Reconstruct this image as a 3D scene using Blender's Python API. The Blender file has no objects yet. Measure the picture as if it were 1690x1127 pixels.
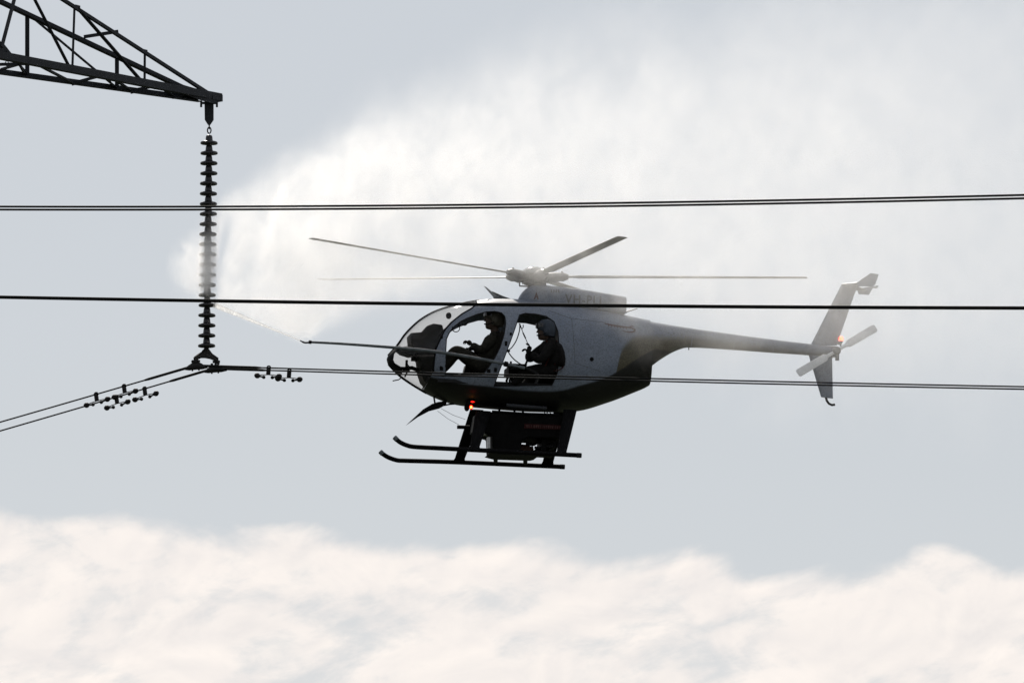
import bpy, bmesh, math, random
import numpy as np
from mathutils import Vector, Matrix, Euler
from mathutils.bvhtree import BVHTree
random.seed(7)
R = math.radians
sc = bpy.context.scene
COL = sc.collection

# ------------------------------------------------------------------ camera
F = 13560.0                       # focal length in photo pixels (1690 wide)
EL0 = R(6.5)
CAMZ = 1.7
cam_d = bpy.data.cameras.new('camera')
cam_d.sensor_width = 36.0
cam_d.lens = 36.0 * F / 1690.0
cam_d.clip_start = 0.5
cam_d.clip_end = 20000
cam = bpy.data.objects.new('camera', cam_d)
COL.objects.link(cam)
cam.location = (0, 0, CAMZ)
cam.rotation_euler = (R(90) + EL0, 0, 0)
sc.camera = cam
CAMR = Euler((R(90) + EL0, 0, 0)).to_matrix()
CAMP = Vector((0, 0, CAMZ))

# ------------------------------------------------------------------ render settings
sc.render.engine = 'CYCLES'
sc.view_settings.view_transform = 'Standard'
sc.view_settings.look = 'None'
sc.view_settings.exposure = 0.0
sc.view_settings.gamma = 1.0
sc.cycles.use_denoising = True
sc.cycles.max_bounces = 10
sc.cycles.transparent_max_bounces = 24
sc.cycles.volume_bounces = 6
sc.cycles.volume_step_rate = 0.35
sc.cycles.volume_max_steps = 256
sc.cycles.caustics_reflective = False
sc.cycles.caustics_refractive = False

SUN_EL, SUN_AZ = R(40), R(-9)     # azimuth measured from +Y towards +X
SKY_STRENGTH = 0.1
SUN_STRENGTH = 3.6


# ------------------------------------------------------------------ node helpers
def sock(nt, node, i, v):
    if v is None:
        return
    if isinstance(v, (int, float)):
        node.inputs[i].default_value = v
    else:
        nt.links.new(v, node.inputs[i])


def M(nt, op, a, b=None, c=None, clamp=False):
    n = nt.nodes.new('ShaderNodeMath')
    n.operation = op
    n.use_clamp = clamp
    sock(nt, n, 0, a); sock(nt, n, 1, b); sock(nt, n, 2, c)
    return n.outputs[0]


def sstep(nt, x, a, b):
    n = nt.nodes.new('ShaderNodeMapRange')
    n.interpolation_type = 'SMOOTHSTEP'
    sock(nt, n, 0, x); sock(nt, n, 1, a); sock(nt, n, 2, b)
    n.inputs[3].default_value = 0; n.inputs[4].default_value = 1
    return n.outputs[0]


def fcurve(nt, x, pts, handle='AUTO_CLAMPED'):
    """piecewise curve through (x, y) pairs in real units"""
    xs = [p[0] for p in pts]; ys = [p[1] for p in pts]
    x0, x1, y0, y1 = min(xs), max(xs), min(ys), max(ys)
    if y1 - y0 < 1e-6: y1 = y0 + 1
    t = M(nt, 'DIVIDE', M(nt, 'SUBTRACT', x, x0), x1 - x0, clamp=True)
    n = nt.nodes.new('ShaderNodeFloatCurve')
    cm = n.mapping.curves[0]
    q = [((px - x0) / (x1 - x0), (py - y0) / (y1 - y0)) for px, py in pts]
    cm.points[0].location = q[0]; cm.points[1].location = q[-1]
    for p in q[1:-1]:
        cm.points.new(*p)
    for p in cm.points: p.handle_type = handle
    n.mapping.update()
    nt.links.new(t, n.inputs['Value'])
    return M(nt, 'ADD', M(nt, 'MULTIPLY', n.outputs[0], y1 - y0), y0)


def noise(nt, vec, scale, detail=4, rough=0.55, dist=0.0):
    n = nt.nodes.new('ShaderNodeTexNoise')
    n.inputs['Scale'].default_value = scale
    n.inputs['Detail'].default_value = detail
    n.inputs['Roughness'].default_value = rough
    n.inputs['Distortion'].default_value = dist
    if vec is not None: nt.links.new(vec, n.inputs['Vector'])
    return n.outputs[0]


def comb(nt, x, y, z):
    n = nt.nodes.new('ShaderNodeCombineXYZ')
    sock(nt, n, 0, x); sock(nt, n, 1, y); sock(nt, n, 2, z)
    return n.outputs[0]


def mixc(nt, f, a, b):
    n = nt.nodes.new('ShaderNodeMix')
    n.data_type = 'RGBA'
    sock(nt, n, 0, f)
    for i, v in ((6, a), (7, b)):
        if isinstance(v, tuple): n.inputs[i].default_value = (*v, 1)
        else: nt.links.new(v, n.inputs[i])
    return n.outputs[2]


# ------------------------------------------------------------------ world: Nishita sky, haze layer and a bank of cloud low over the horizon
W = bpy.data.worlds.new('World')
sc.world = W
W.use_nodes = True
nt = W.node_tree
nt.nodes.clear()
out = nt.nodes.new('ShaderNodeOutputWorld')
bg = nt.nodes.new('ShaderNodeBackground')
bg.inputs[1].default_value = SKY_STRENGTH
nt.links.new(bg.outputs[0], out.inputs[0])
sky = nt.nodes.new('ShaderNodeTexSky')
sky.sky_type = 'NISHITA'
sky.sun_disc = False
sky.sun_elevation = SUN_EL
sky.sun_rotation = SUN_AZ
sky.air_density = 1.0
sky.dust_density = 0.6
sky.ozone_density = 1.0
tc = nt.nodes.new('ShaderNodeTexCoord')
sep = nt.nodes.new('ShaderNodeSeparateXYZ')
nt.links.new(tc.outputs['Generated'], sep.inputs[0])
az = M(nt, 'ARCTAN2', sep.outputs[0], sep.outputs[1])
el = M(nt, 'ARCSINE', sep.outputs[2])
U = M(nt, 'MULTIPLY', az, F / 1000)
Wv = M(nt, 'MULTIPLY', M(nt, 'SUBTRACT', el, EL0), F / 1000)
hs = nt.nodes.new('ShaderNodeHueSaturation')
hs.inputs['Saturation'].default_value = 0.35
hs.inputs['Value'].default_value = 1.0
nt.links.new(sky.outputs[0], hs.inputs['Color'])
edge = fcurve(nt, U, [(-1.2, -.27), (-.845, -.285), (-.6, -.30), (-.45, -.32), (-.145, -.335), (.155, -.362), (.4, -.372),
                      (.555, -.388), (.64, -.365), (.71, -.338), (.78, -.358), (.845, -.362), (1.2, -.34)])
ca, sa = math.cos(R(-15)), math.sin(R(-15))
ur = M(nt, 'SUBTRACT', M(nt, 'MULTIPLY', U, ca), M(nt, 'MULTIPLY', Wv, sa))
wr = M(nt, 'ADD', M(nt, 'MULTIPLY', U, sa), M(nt, 'MULTIPLY', Wv, ca))
streak = comb(nt, ur, M(nt, 'MULTIPLY', wr, 2.4), 3.7)
flat = comb(nt, U, M(nt, 'MULTIPLY', Wv, 1.7), 9.1)
n1 = noise(nt, streak, 5.2, 7, 0.5, 0.25)
n2 = noise(nt, flat, 4.5, 7, 0.55, 0.5)
puffv = comb(nt, ur, M(nt, 'MULTIPLY', wr, 1.5), 9.1)
n3 = noise(nt, puffv, 5.0, 8, 0.5, 0.6)
wob = M(nt, 'ADD', M(nt, 'MULTIPLY', M(nt, 'SUBTRACT', n1, 0.5), 0.10), M(nt, 'MULTIPLY', M(nt, 'SUBTRACT', n3, 0.5), 0.11))
depth = M(nt, 'SUBTRACT', M(nt, 'ADD', edge, wob), Wv)
cmask = sstep(nt, depth, -0.016, 0.036)
shade = M(nt, 'ADD', M(nt, 'MULTIPLY', n2, 0.6), M(nt, 'MULTIPLY', noise(nt, streak, 9.0, 6, .6, .3), 0.4))
sh = M(nt, 'MULTIPLY', sstep(nt, shade, 0.48, 0.66), 0.8)
SKYC = (4.6, 4.92, 5.42)
CLW = (10.1, 9.4, 8.85)
CLM = (8.3, 7.95, 7.8)
CLG = (6.7, 6.95, 7.15)
flat2 = comb(nt, M(nt, 'ADD', ur, -.006), M(nt, 'MULTIPLY', M(nt, 'ADD', wr, .022), 1.5), 9.1)
rel = M(nt, 'MULTIPLY', M(nt, 'SUBTRACT', noise(nt, flat2, 5.0, 8, 0.5, 0.6), n3), 5.5)     # lit and shaded sides of the billows
rel = M(nt, 'ADD', M(nt, 'MULTIPLY', rel, 0.5), 0.42, clamp=True)
body = mixc(nt, rel, CLW, CLM)
cloud = mixc(nt, sh, body, CLG)
hazy = mixc(nt, 0.7, hs.outputs[0], SKYC)
skyc = mixc(nt, cmask, hazy, cloud)
SKY_HS = hs
nt.links.new(skyc, bg.inputs[0])

# ------------------------------------------------------------------ sun
sd = bpy.data.lights.new('sun', 'SUN')
sd.energy = SUN_STRENGTH
sd.angle = R(0.5)
sd.color = (1.0, 0.93, 0.84)
so = bpy.data.objects.new('sun', sd)
COL.objects.link(so)
sun_dir = Vector((math.sin(SUN_AZ) * math.cos(SUN_EL), math.cos(SUN_AZ) * math.cos(SUN_EL), math.sin(SUN_EL)))
so.rotation_euler = sun_dir.to_track_quat('Z', 'Y').to_euler()
so.location = sun_dir * 60


# ------------------------------------------------------------------ materials
def pmat(name, col, rough=0.5, metal=0.0, var=0.15, scale=8.0, spec=0.5, bump=0.0, coat=0.0):
    m = bpy.data.materials.new(name)
    m.use_nodes = True
    t = m.node_tree
    b = t.nodes['Principled BSDF']
    c = t.nodes.new('ShaderNodeTexCoord')
    f = noise(t, c.outputs['Object'], scale, 6, 0.65)
    lo = tuple(x * (1 - var) for x in col); hi = tuple(min(1, x * (1 + var)) for x in col)
    t.links.new(mixc(t, sstep(t, f, 0.3, 0.7), lo, hi), b.inputs['Base Color'])
    t.links.new(M(t, 'ADD', M(t, 'MULTIPLY', f, 0.25), rough - 0.12, clamp=True), b.inputs['Roughness'])
    b.inputs['Metallic'].default_value = metal
    b.inputs['Specular IOR Level'].default_value = spec
    b.inputs['Coat Weight'].default_value = coat
    if bump:
        n = t.nodes.new('ShaderNodeBump')
        n.inputs['Strength'].default_value = bump
        n.inputs['Distance'].default_value = 0.01
        t.links.new(noise(t, c.outputs['Object'], scale * 5, 3), n.inputs['Height'])
        t.links.new(n.outputs[0], b.inputs['Normal'])
    return m


def emis(name, col, s):
    m = bpy.data.materials.new(name)
    m.use_nodes = True
    b = m.node_tree.nodes['Principled BSDF']
    b.inputs['Base Color'].default_value = (*col, 1)
    b.inputs['Emission Color'].default_value = (*col, 1)
    b.inputs['Emission Strength'].default_value = s
    return m


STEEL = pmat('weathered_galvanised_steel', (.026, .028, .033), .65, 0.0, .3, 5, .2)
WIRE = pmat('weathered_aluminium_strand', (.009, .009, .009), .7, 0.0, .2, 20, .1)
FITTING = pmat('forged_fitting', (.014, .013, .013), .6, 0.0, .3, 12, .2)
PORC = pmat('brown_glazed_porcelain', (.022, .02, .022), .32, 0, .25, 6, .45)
BLACKM = pmat('black_metal', (.005, .005, .0055), .6, 0, .3, 9, .06)
TANKM = pmat('dark_tank_composite', (.005, .005, .0048), .7, 0, .4, 7, .05)
GREYM = pmat('grey_painted_tube', (.10, .115, .125), .45, 0, .25, 10, .4)
HUBM = pmat('hub_alloy', (.20, .195, .18), .35, 0.2, .25, 9, .5)
DOME = pmat('gloss_hub_fairing', (.22, .215, .20), .14, 0.0, .1, 6, .6, 0, .6)
BLADE = pmat('rotor_blade_skin', (.36, .345, .31), .5, 0, .2, 5, .4)
TBLADE = pmat('tail_blade_skin', (.8, .8, .8), .5, 0, .15, 5, .4)
INTER = pmat('dark_cabin_trim', (.014, .0145, .015), .7, 0, .4, 9, .2)
SEATM = pmat('dark_seat_fabric', (.02, .018, .017), .9, 0, .4, 20, .1)
SEATR = pmat('dark_red_webbing', (.045, .010, .008), .8, 0, .3, 20, .1)
RUBBER = pmat('black_rubber', (.014, .014, .015), .8, 0, .2, 20, .2)
CLOTH = pmat('dark_flight_suit', (.018, .017, .0135), .9, 0, .45, 14, .1, .3)
CLOTH2 = pmat('black_work_clothes', (.009, .0085, .0085), .9, 0, .45, 14, .1, .3)
HELM_O = pmat('olive_helmet_shell', (.04, .036, .025), .7, 0, .25, 10, .4)
HELM_G = pmat('grey_helmet_shell', (.032, .042, .058), .65, 0, .2, 10, .3)
VISOR = pmat('dark_visor', (.01, .01, .012), .12, 0, .1, 5, .6)
SKIN = pmat('skin', (.055, .034, .025), .7, 0, .15, 30, .4)
GLOVE = pmat('dark_glove', (.02, .018, .017), .8, 0, .3, 20, .2)
PLACARD = pmat('dark_red_placard', (.028, .005, .005), .6, 0, .2, 10, .1)
PLACMARK = pmat('placard_marks', (.055, .02, .018), .6, 0, .3, 30, .3)
LETTER = pmat('dark_lettering', (.09, .093, .10), .5, 0, .2, 10, .3)
LOGO = pmat('dark_red_logo', (.075, .03, .03), .5, 0, .2, 10, .3)
ORANGE = pmat('orange_pump_housing', (.05, .02, .009), .7, 0, .3, 10, .3)
PALE = pmat('pale_canister', (.30, .31, .26), .5, 0, .2, 10, .3)
WHITEP = pmat('white_pump_cover', (.6, .6, .6), .5, 0, .1, 10, .3)
REDL = emis('red_beacon_lamp_and_reflection', (1.0, .012, .006), 1.6)
BULB = emis('hot_beacon_bulb', (1.0, .35, .06), 7.0)
REDL2 = emis('red_tail_beacon_lamp', (1.0, .07, .03), 9.0)
GRASS = pmat('grass_ground', (.036, .043, .026), .95, 0, .5, .05, .1)

gm = bpy.data.materials.new('cabin_perspex')
gm.use_nodes = True
t = gm.node_tree
t.nodes.clear()
o_ = t.nodes.new('ShaderNodeOutputMaterial')
tr = t.nodes.new('ShaderNodeBsdfTransparent'); tr.inputs[0].default_value = (.95, .94, .93, 1)
gl = t.nodes.new('ShaderNodeBsdfGlossy'); gl.inputs['Roughness'].default_value = 0.04
lw_ = t.nodes.new('ShaderNodeLayerWeight'); lw_.inputs[0].default_value = .5
mx = t.nodes.new('ShaderNodeMixShader')
t.links.new(M(t, 'ADD', M(t, 'MULTIPLY', M(t, 'POWER', lw_.outputs['Facing'], 5.0), .4), .012), mx.inputs[0]); t.links.new(tr.outputs[0], mx.inputs[1]); t.links.new(gl.outputs[0], mx.inputs[2])
t.links.new(mx.outputs[0], o_.inputs[0])
GLASS = gm


# ------------------------------------------------------------------ mesh builder
class MB:
    def __init__(s):
        s.v = []; s.f = []

    def add(s, vs, fs):
        n = len(s.v)
        s.v += [tuple(p) for p in vs]
        s.f += [tuple(i + n for i in f) for f in fs]
        return s

    def loft(s, rings, cap0=True, cap1=True, closed=True):
        n = len(rings[0]); vs = [p for r in rings for p in r]; fs = []
        for i in range(len(rings) - 1):
            for j in range(n if closed else n - 1):
                k = (j + 1) % n
                fs.append((i * n + j, i * n + k, (i + 1) * n + k, (i + 1) * n + j))
        if cap0: fs.append(tuple(range(n - 1, -1, -1)))
        if cap1: fs.append(tuple((len(rings) - 1) * n + j for j in range(n)))
        return s.add(vs, fs)

    def tube(s, pts, r, n=12, flat=1.0):
        pts = [Vector(p) for p in pts]
        rr = r if isinstance(r, (list, tuple)) else [r] * len(pts)
        rings = []; up = None
        for i, p in enumerate(pts):
            d = (pts[min(i + 1, len(pts) - 1)] - pts[max(i - 1, 0)]).normalized()
            if up is None:
                up = Vector((0, 0, 1)) if abs(d.z) < .9 else Vector((1, 0, 0))
            a = d.cross(up).normalized(); up = a.cross(d).normalized(); b = up
            rings.append([p + (a * math.cos(2 * math.pi * j / n) + b * flat * math.sin(2 * math.pi * j / n)) * rr[i] for j in range(n)])
        return s.loft(rings)

    def lathe(s, prof, origin, axis=(0, 0, 1), n=28):
        """prof: list of (radius, height along axis)"""
        o = Vector(origin); d = Vector(axis).normalized()
        up = Vector((0, 0, 1)) if abs(d.z) < .9 else Vector((1, 0, 0))
        a = up.cross(d).normalized(); b = d.cross(a).normalized()
        rings = [[o + d * h + (a * math.cos(2 * math.pi * j / n) + b * math.sin(2 * math.pi * j / n)) * max(r, 1e-4) for j in range(n)] for r, h in prof]
        return s.loft(rings)

    def box(s, c, size, rot=None):
        c = Vector(c); hx, hy, hz = (x / 2 for x in size)
        m = rot if rot is not None else Matrix.Identity(3)
        vs = [c + m @ Vector((x * hx, y * hy, z * hz)) for x in (-1, 1) for y in (-1, 1) for z in (-1, 1)]
        return s.add(vs, [(0, 1, 3, 2), (4, 6, 7, 5), (0, 4, 5, 1), (2, 3, 7, 6), (0, 2, 6, 4), (1, 5, 7, 3)])

    def prism(s, poly_a, poly_b):
        return s.loft([list(poly_a), list(poly_b)])

    def ell(s, c, r, n=20, m=12, rot=None):
        c = Vector(c); rings = []
        q = rot if rot is not None else Matrix.Identity(3)
        for i in range(m + 1):
            th = -math.pi / 2 + math.pi * i / m
            rings.append([c + q @ Vector((r[0] * max(math.cos(th), .02) * math.cos(2 * math.pi * j / n), r[1] * max(math.cos(th), .02) * math.sin(2 * math.pi * j / n), r[2] * math.sin(th))) for j in range(n)])
        return s.loft(rings)

    def angle_bar(s, p, q, w=.08, th=.012, up=(0, 0, 1), flip=1):
        """steel angle section between two points"""
        p, q = Vector(p), Vector(q); d = (q - p).normalized(); up = Vector(up)
        if abs(d.dot(up)) > .95: up = Vector((1, 0, 0))
        a = d.cross(up).normalized() * flip; b = a.cross(d).normalized() * flip
        sec = [(0, 0), (w, 0), (w, th), (th, th), (th, w), (0, w)]
        sec = [(x - w / 2, y - w / 2) for x, y in sec]
        return s.loft([[e + a * x + b * y for x, y in sec] for e in (p, q)])

    def mesh(s, name, smooth=40):
        me = bpy.data.meshes.new(name)
        me.from_pydata(s.v, [], s.f)
        bm = bmesh.new(); bm.from_mesh(me)
        bmesh.ops.recalc_face_normals(bm, faces=bm.faces)
        bm.to_mesh(me); bm.free()
        if smooth:
            for p in me.polygons: p.use_smooth = True
            me.set_sharp_from_angle(angle=R(smooth))
        return me


def obj(name, mb, mat, parent=None, smooth=40, bevel=0):
    me = mb.mesh(name, smooth) if isinstance(mb, MB) else mb
    if mat is not None:
        me.materials.clear(); me.materials.append(mat)
    o = bpy.data.objects.new(name, me)
    COL.objects.link(o)
    if parent is not None: o.parent = parent
    if bevel:
        b = o.modifiers.new('bevel', 'BEVEL'); b.width = bevel; b.segments = 2; b.limit_method = 'ANGLE'
    return o


def tag(o, label=None, cat=None, group=None, kind=None):
    for k, v in (('label', label), ('category', cat), ('group', group), ('kind', kind)):
        if v: o[k] = v
    return o


def empty(name, label, cat, mat=None, loc=None, group=None):
    o = bpy.data.objects.new(name, None)
    COL.objects.link(o)
    if mat is not None: o.matrix_world = mat
    if loc is not None: o.location = loc
    o.empty_display_size = .2
    return tag(o, label, cat, group)


def ray(u, v):
    return CAMR @ Vector(((u - 845) / F, (563.5 - v) / F, -1.0))


def P(u, v, d=120.0):
    return CAMP + ray(u, v) * d


def on_plane(u, v, p0, n):
    d = ray(u, v)
    return CAMP + d * ((p0 - CAMP).dot(n) / d.dot(n))


def hermite(pts, x):
    """smooth interpolation through sorted (x, y)"""
    xs = [p[0] for p in pts]; ys = [p[1] for p in pts]
    if x <= xs[0]: return ys[0]
    if x >= xs[-1]: return ys[-1]
    m = []
    for i in range(len(xs)):
        if i == 0: m.append((ys[1] - ys[0]) / (xs[1] - xs[0]))
        elif i == len(xs) - 1: m.append((ys[-1] - ys[-2]) / (xs[-1] - xs[-2]))
        else:
            a = (ys[i] - ys[i - 1]) / (xs[i] - xs[i - 1]); b = (ys[i + 1] - ys[i]) / (xs[i + 1] - xs[i])
            m.append(0 if a * b <= 0 else 2 * a * b / (a + b))
    for i in range(len(xs) - 1):
        if x <= xs[i + 1]:
            h = xs[i + 1] - xs[i]; t = (x - xs[i]) / h
            return ((2 * t**3 - 3 * t**2 + 1) * ys[i] + (t**3 - 2 * t**2 + t) * h * m[i]
                    + (-2 * t**3 + 3 * t**2) * ys[i + 1] + (t**3 - t**2) * h * m[i + 1])


# ------------------------------------------------------------------ ground
g = MB().add([(-3000, -500, 0), (3000, -500, 0), (3000, 6000, 0), (-3000, 6000, 0)], [(0, 1, 2, 3)])
go = obj('ground', g, GRASS); tag(go, 'open grassland under the power line', 'ground', kind='structure')

# ------------------------------------------------------------------ power line geometry
AZ_ARM = R(54)
A = Vector((math.cos(AZ_ARM), math.sin(AZ_ARM), 0))       # along the crossarm, towards its tip (away from camera)
C = Vector((math.sin(AZ_ARM), -math.cos(AZ_ARM), 0))      # along the conductors, to the right and towards the camera
TIP = P(352, 158, 120)
nA = A.copy()                                            # conductor planes are perpendicular to the arm

# crossarm and tower
tower = empty('transmission_tower', 'dark steel lattice crossarm of a tower, tapering to the tip that carries the insulator string', 'tower', loc=(TIP - A * 10.5) * 1.0)
tower.location.z = 0
TB = Vector(tower.location)
WS = 0.165
dL = (-A - C * WS / 2).normalized(); dR = (-A + C * WS / 2).normalized()
nL = dL.cross(Vector((0, 0, 1))).normalized(); nR = dR.cross(Vector((0, 0, 1))).normalized()
L = lambda u, v: on_plane(u, v, TIP, nL) - TB
Rr = lambda u, v: on_plane(u, v, TIP, nR) - TB


def tpart(name, p, q, w, th=.012, flip=1, ext=0.0):
    p, q = Vector(p), Vector(q)
    if ext: p = p + (p - q).normalized() * ext
    return obj(name, MB().angle_bar(p, q, w, th, flip=flip), STEEL, tower, 0)


def line_to(p, q, s_end):
    """extend the chord q->p until it is s_end metres from the tip along the arm"""
    d = (p - q).normalized(); s = -(p + TB - TIP).dot(A)
    return p + d * ((s_end - s) / (-(d.dot(A))))


S_BODY = 9.4
LT0, LT1 = L(2, 2), L(322, 153)
LB0, LB1 = L(0, 118), L(330, 164)
RT0, RT1 = Rr(104, 0), Rr(343, 154)
RB0, RB1 = Rr(0, 92), Rr(362, 161)
ends = {}
for nm, a, b, w, fl in (('LT', LT0, LT1, .085, 1), ('LB', LB0, LB1, .085, 1), ('RT', RT0, RT1, .046, -1), ('RB', RB0, RB1, .105, -1)):
    far = line_to(a, b, S_BODY)
    ends[nm] = far
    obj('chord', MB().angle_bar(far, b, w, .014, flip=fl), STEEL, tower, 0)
# posts and diagonals of the two faces
for f, u0, v0, u1, v1, w in ((L, 45, 24, 45, 124, .06), (L, 193, 92, 193, 146, .058), (Rr, 123, 10, 119.5, 111, .032), (Rr, 239, 84, 238.6, 136, .034)):
    tpart('post', f(u0, v0), f(u1, v1), w)
for f, u0, v0, u1, v1, w in ((Rr, 128, 11, 235.5, 134, .06), (Rr, 36, -44.6, 116, 111, .05), (L, 47, 23, 193, 145, .034), (Rr, 34, -47, 1, 78, .06),
                             (L, -100, -45, 45, 121, .04), (Rr, -70, -110, -2, 84, .05)):
    tpart('diagonal_brace', f(u0, v0), f(u1, v1), w)
tpart('cross_strut', L(138, 61), Rr(195, 52), .05)
zz = [(L, -60, 108), (Rr, 60, 105), (L, 122, 137), (Rr, 176, 122), (L, 218, 149.5), (Rr, 262, 141), (L, 287, 158), (Rr, 322, 153)]
for (fa, ua, va), (fb, ub, vb) in zip(zz, zz[1:]):
    tpart('plan_brace', fa(ua, va), fb(ub, vb), .045)
tpart('plan_brace', L(0, 115), Rr(52, 100), .04)
tpart('plan_brace', Rr(27, 97), L(40, 121), .03)
tpart('plan_brace', Rr(176, 124), L(186, 142), .03)


def plate(pts3, nrm, th, name, mat=STEEL, parent=tower):
    o = Vector(nrm).normalized() * th / 2
    return obj(name, MB().prism([p - o for p in pts3], [p + o for p in pts3]), mat, parent, 0)


plate([Rr(-6, 70), Rr(3, 69), Rr(18, 88), Rr(14, 93), Rr(-6, 92)], nR, .014, 'gusset_plate')
for u, v in ((122, 137), (219, 150.5), (288, 159)):
    plate([L(u - 3, v - 2), L(u + 12, v), L(u + 9, v + 2.6), L(u - 3, v + 5)], nL, .012, 'gusset_plate')
for f, u, v in ((L, 45, 24), (L, 193, 92), (Rr, 128, 11), (Rr, 239, 84), (Rr, 116, 111), (Rr, 236, 135)):
    c_ = f(u, v)
    plate([f(u - 4, v - 3), f(u + 4, v - 1), f(u + 4, v + 4), f(u - 4, v + 3)], nL if f is L else nR, .012, 'gusset_plate')
# tip: end plates and hanger bracket
tm = MB()
tp = TIP - TB
for sgn in (-1, 1):
    e = C * (.05 * sgn)
    pl = [on_plane(u, v, TIP + e, C) - TB for u, v in ((300, 140), (345, 153), (367, 157), (367, 168), (350, 171), (332, 166), (300, 155))]
    tm.prism([p - C * .008 for p in pl], [p + C * .008 for p in pl])
tm.box(on_plane(352, 163, TIP, C) - TB, (.20, .14, .05), Matrix((A, C, (0, 0, 1))).transposed())
obj('tip_bracket', tm, STEEL, tower, 0)
for u, v in ((308, 155), (318, 158), (333, 160), (345, 161), (352, 164), (257, 146), (60, 105), (10, 86), (6, 92)):
    obj('bolt', MB().lathe([(.0, -.03), (.018, -.03), (.018, .03), (0, .03)], Rr(u, v), nR, 8), STEEL, tower, 0)
ey = MB(); q = L(11.5, 103)
ey.tube([q + Vector((math.cos(a) * .03 * .8, math.cos(a) * .03 * .5, math.sin(a) * .035 - .02)) for a in np.linspace(0, 2 * math.pi, 14)], .006, 6)
obj('climbing_eye', ey, STEEL, tower)
# tower body (stands outside the picture, to the left)
topz = max(ends['LT'].z, ends['RT'].z) + 2.5
hw_t = .78
legs = []
for sx in (-1, 1):
    for sy in (-1, 1):
        c0 = TIP - A * (S_BODY + hw_t) - TB
        foot = Vector((c0.x, c0.y, 0)) + A * (sx * 2.2) + C * (sy * 2.2)
        top = Vector((c0.x, c0.y, topz)) + A * (sx * hw_t) + C * (sy * hw_t)
        legs.append((foot, top)); obj('leg', MB().angle_bar(foot, top, .14, .018), STEEL, tower, 0)
for i, j in ((0, 1), (1, 3), (3, 2), (2, 0)):
    for k in range(7):
        t0, t1 = k / 7, (k + 1) / 7
        a0 = legs[i][0].lerp(legs[i][1], t0); b1 = legs[j][0].lerp(legs[j][1], t1)
        b0 = legs[j][0].lerp(legs[j][1], t0); a1 = legs[i][0].lerp(legs[i][1], t1)
        obj('body_brace', MB().angle_bar(a0, b1, .06).angle_bar(b0, a1, .06), STEEL, tower, 0)

# ------------------------------------------------------------------ insulator string
TOPI = P(345, 205, 120)
istr = empty('insulator_string', 'long vertical string of dark ribbed insulator discs hanging from the crossarm tip', 'insulator', loc=TOPI)
IB = TOPI
hg = MB()
hp = [P(u, v) - IB for u, v in ((337.5, 166), (352.5, 166), (352.5, 198), (347, 206), (343, 206), (338, 198))]
hg.prism([p + Vector((0, -.04, 0)) for p in hp], [p + Vector((0, .04, 0)) for p in hp])
hb = P(345, 170) - IB
for u in (332, 358):
    hg.box(P(u, 172) - IB, (.03, .06, .09)); hg.box(P((u + 345) / 2, 170.5) - IB, (.14, .05, .03))
obj('hanger_plate', hg, STEEL, istr, 0)
for k, (v0, v1, ax) in enumerate(((205.5, 213, 0), (210.5, 220.5, 1))):
    p0, p1 = P(345.3, v0) - IB, P(345.3, v1) - IB
    mid = (p0 + p1) / 2; hh = (p0 - p1).length / 2; lk = MB(); side = Vector((0, 1, 0)) if ax == 0 else Vector((1, 0, 0))
    lk.tube([mid + Vector((0, 0, math.sin(a) * hh)) + side * (math.cos(a) * .026) for a in np.linspace(0, 2 * math.pi, 20)], .0095, 8)
    obj('shackle_link', lk, FITTING, istr)
NDISC = 21
dtop, dbot = P(345.2, 223.3), P(341, 557.5)
disc_me = None
pitch = (dtop - dbot).length / (NDISC - 1)
prof = [(0.004, 0), (.024, 0), (.040, -.006), (.048, -.022), (.051, -.05), (.054, -.072), (.060, -.083), (.082, -.088), (.108, -.093), (.121, -.100), (.1275, -.112),
        (.1275, -.122), (.122, -.132), (.110, -.136), (.10, -.128), (.092, -.124), (.086, -.134), (.076, -.124), (.066, -.133), (.056, -.126), (.047, -.132), (.044, -.15), (.004, -.152)]
k_ = pitch / .1463
prof = [(r, h * k_) for r, h in prof]
for i in range(NDISC):
    p = dtop.lerp(dbot, i / (NDISC - 1)) - IB
    if disc_me is None:
        disc_me = MB().lathe(prof, (0, 0, 0), (0, 0, 1), 36).mesh('insulator_disc', 50)
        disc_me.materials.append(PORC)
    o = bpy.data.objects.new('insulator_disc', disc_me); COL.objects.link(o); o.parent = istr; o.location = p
    o.rotation_euler = (random.uniform(-.015, .015), random.uniform(-.015, .015), random.uniform(0, 6))
# ball socket + yoke plate + suspension clamps
p0 = P(340.5, 573) - IB
obj('ball_socket', MB().lathe([(0, .05), (.02, .05), (.028, .02), (.034, -.02), (.03, -.05), (0, -.05)], p0), FITTING, istr)
yk = MB()
CL1, CL2 = P(323, 603, 119.8), None
CL2 = on_plane(355, 607.5, CL1 + A * 0.47, A)
ydir = (CL2 - CL1); yn = ydir.cross(Vector((0, 0, 1))).normalized()
YP = lambda u, v: on_plane(u, v, (CL1 + CL2) / 2, yn) - IB
yo = [(340, 575), (344, 577), (347, 583), (353, 588), (358.5, 591), (360, 597), (357, 598.5), (354.5, 595), (348, 592.5), (340, 591), (331, 591), (326, 593), (325, 597), (321.5, 597), (320.5, 590), (325, 586), (332, 583), (336, 577)]
yp = [YP(u, v) for u, v in yo]
yk.prism([p - yn * .016 for p in yp], [p + yn * .016 for p in yp])
yk.tube([YP(322, 590), YP(328, 585.5), YP(335, 581.5), YP(338, 577)], .02, 8)
yk.tube([YP(343, 577), YP(349, 585), YP(359, 592)], .02, 8)
obj('yoke_plate', yk, FITTING, istr, 35)
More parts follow.
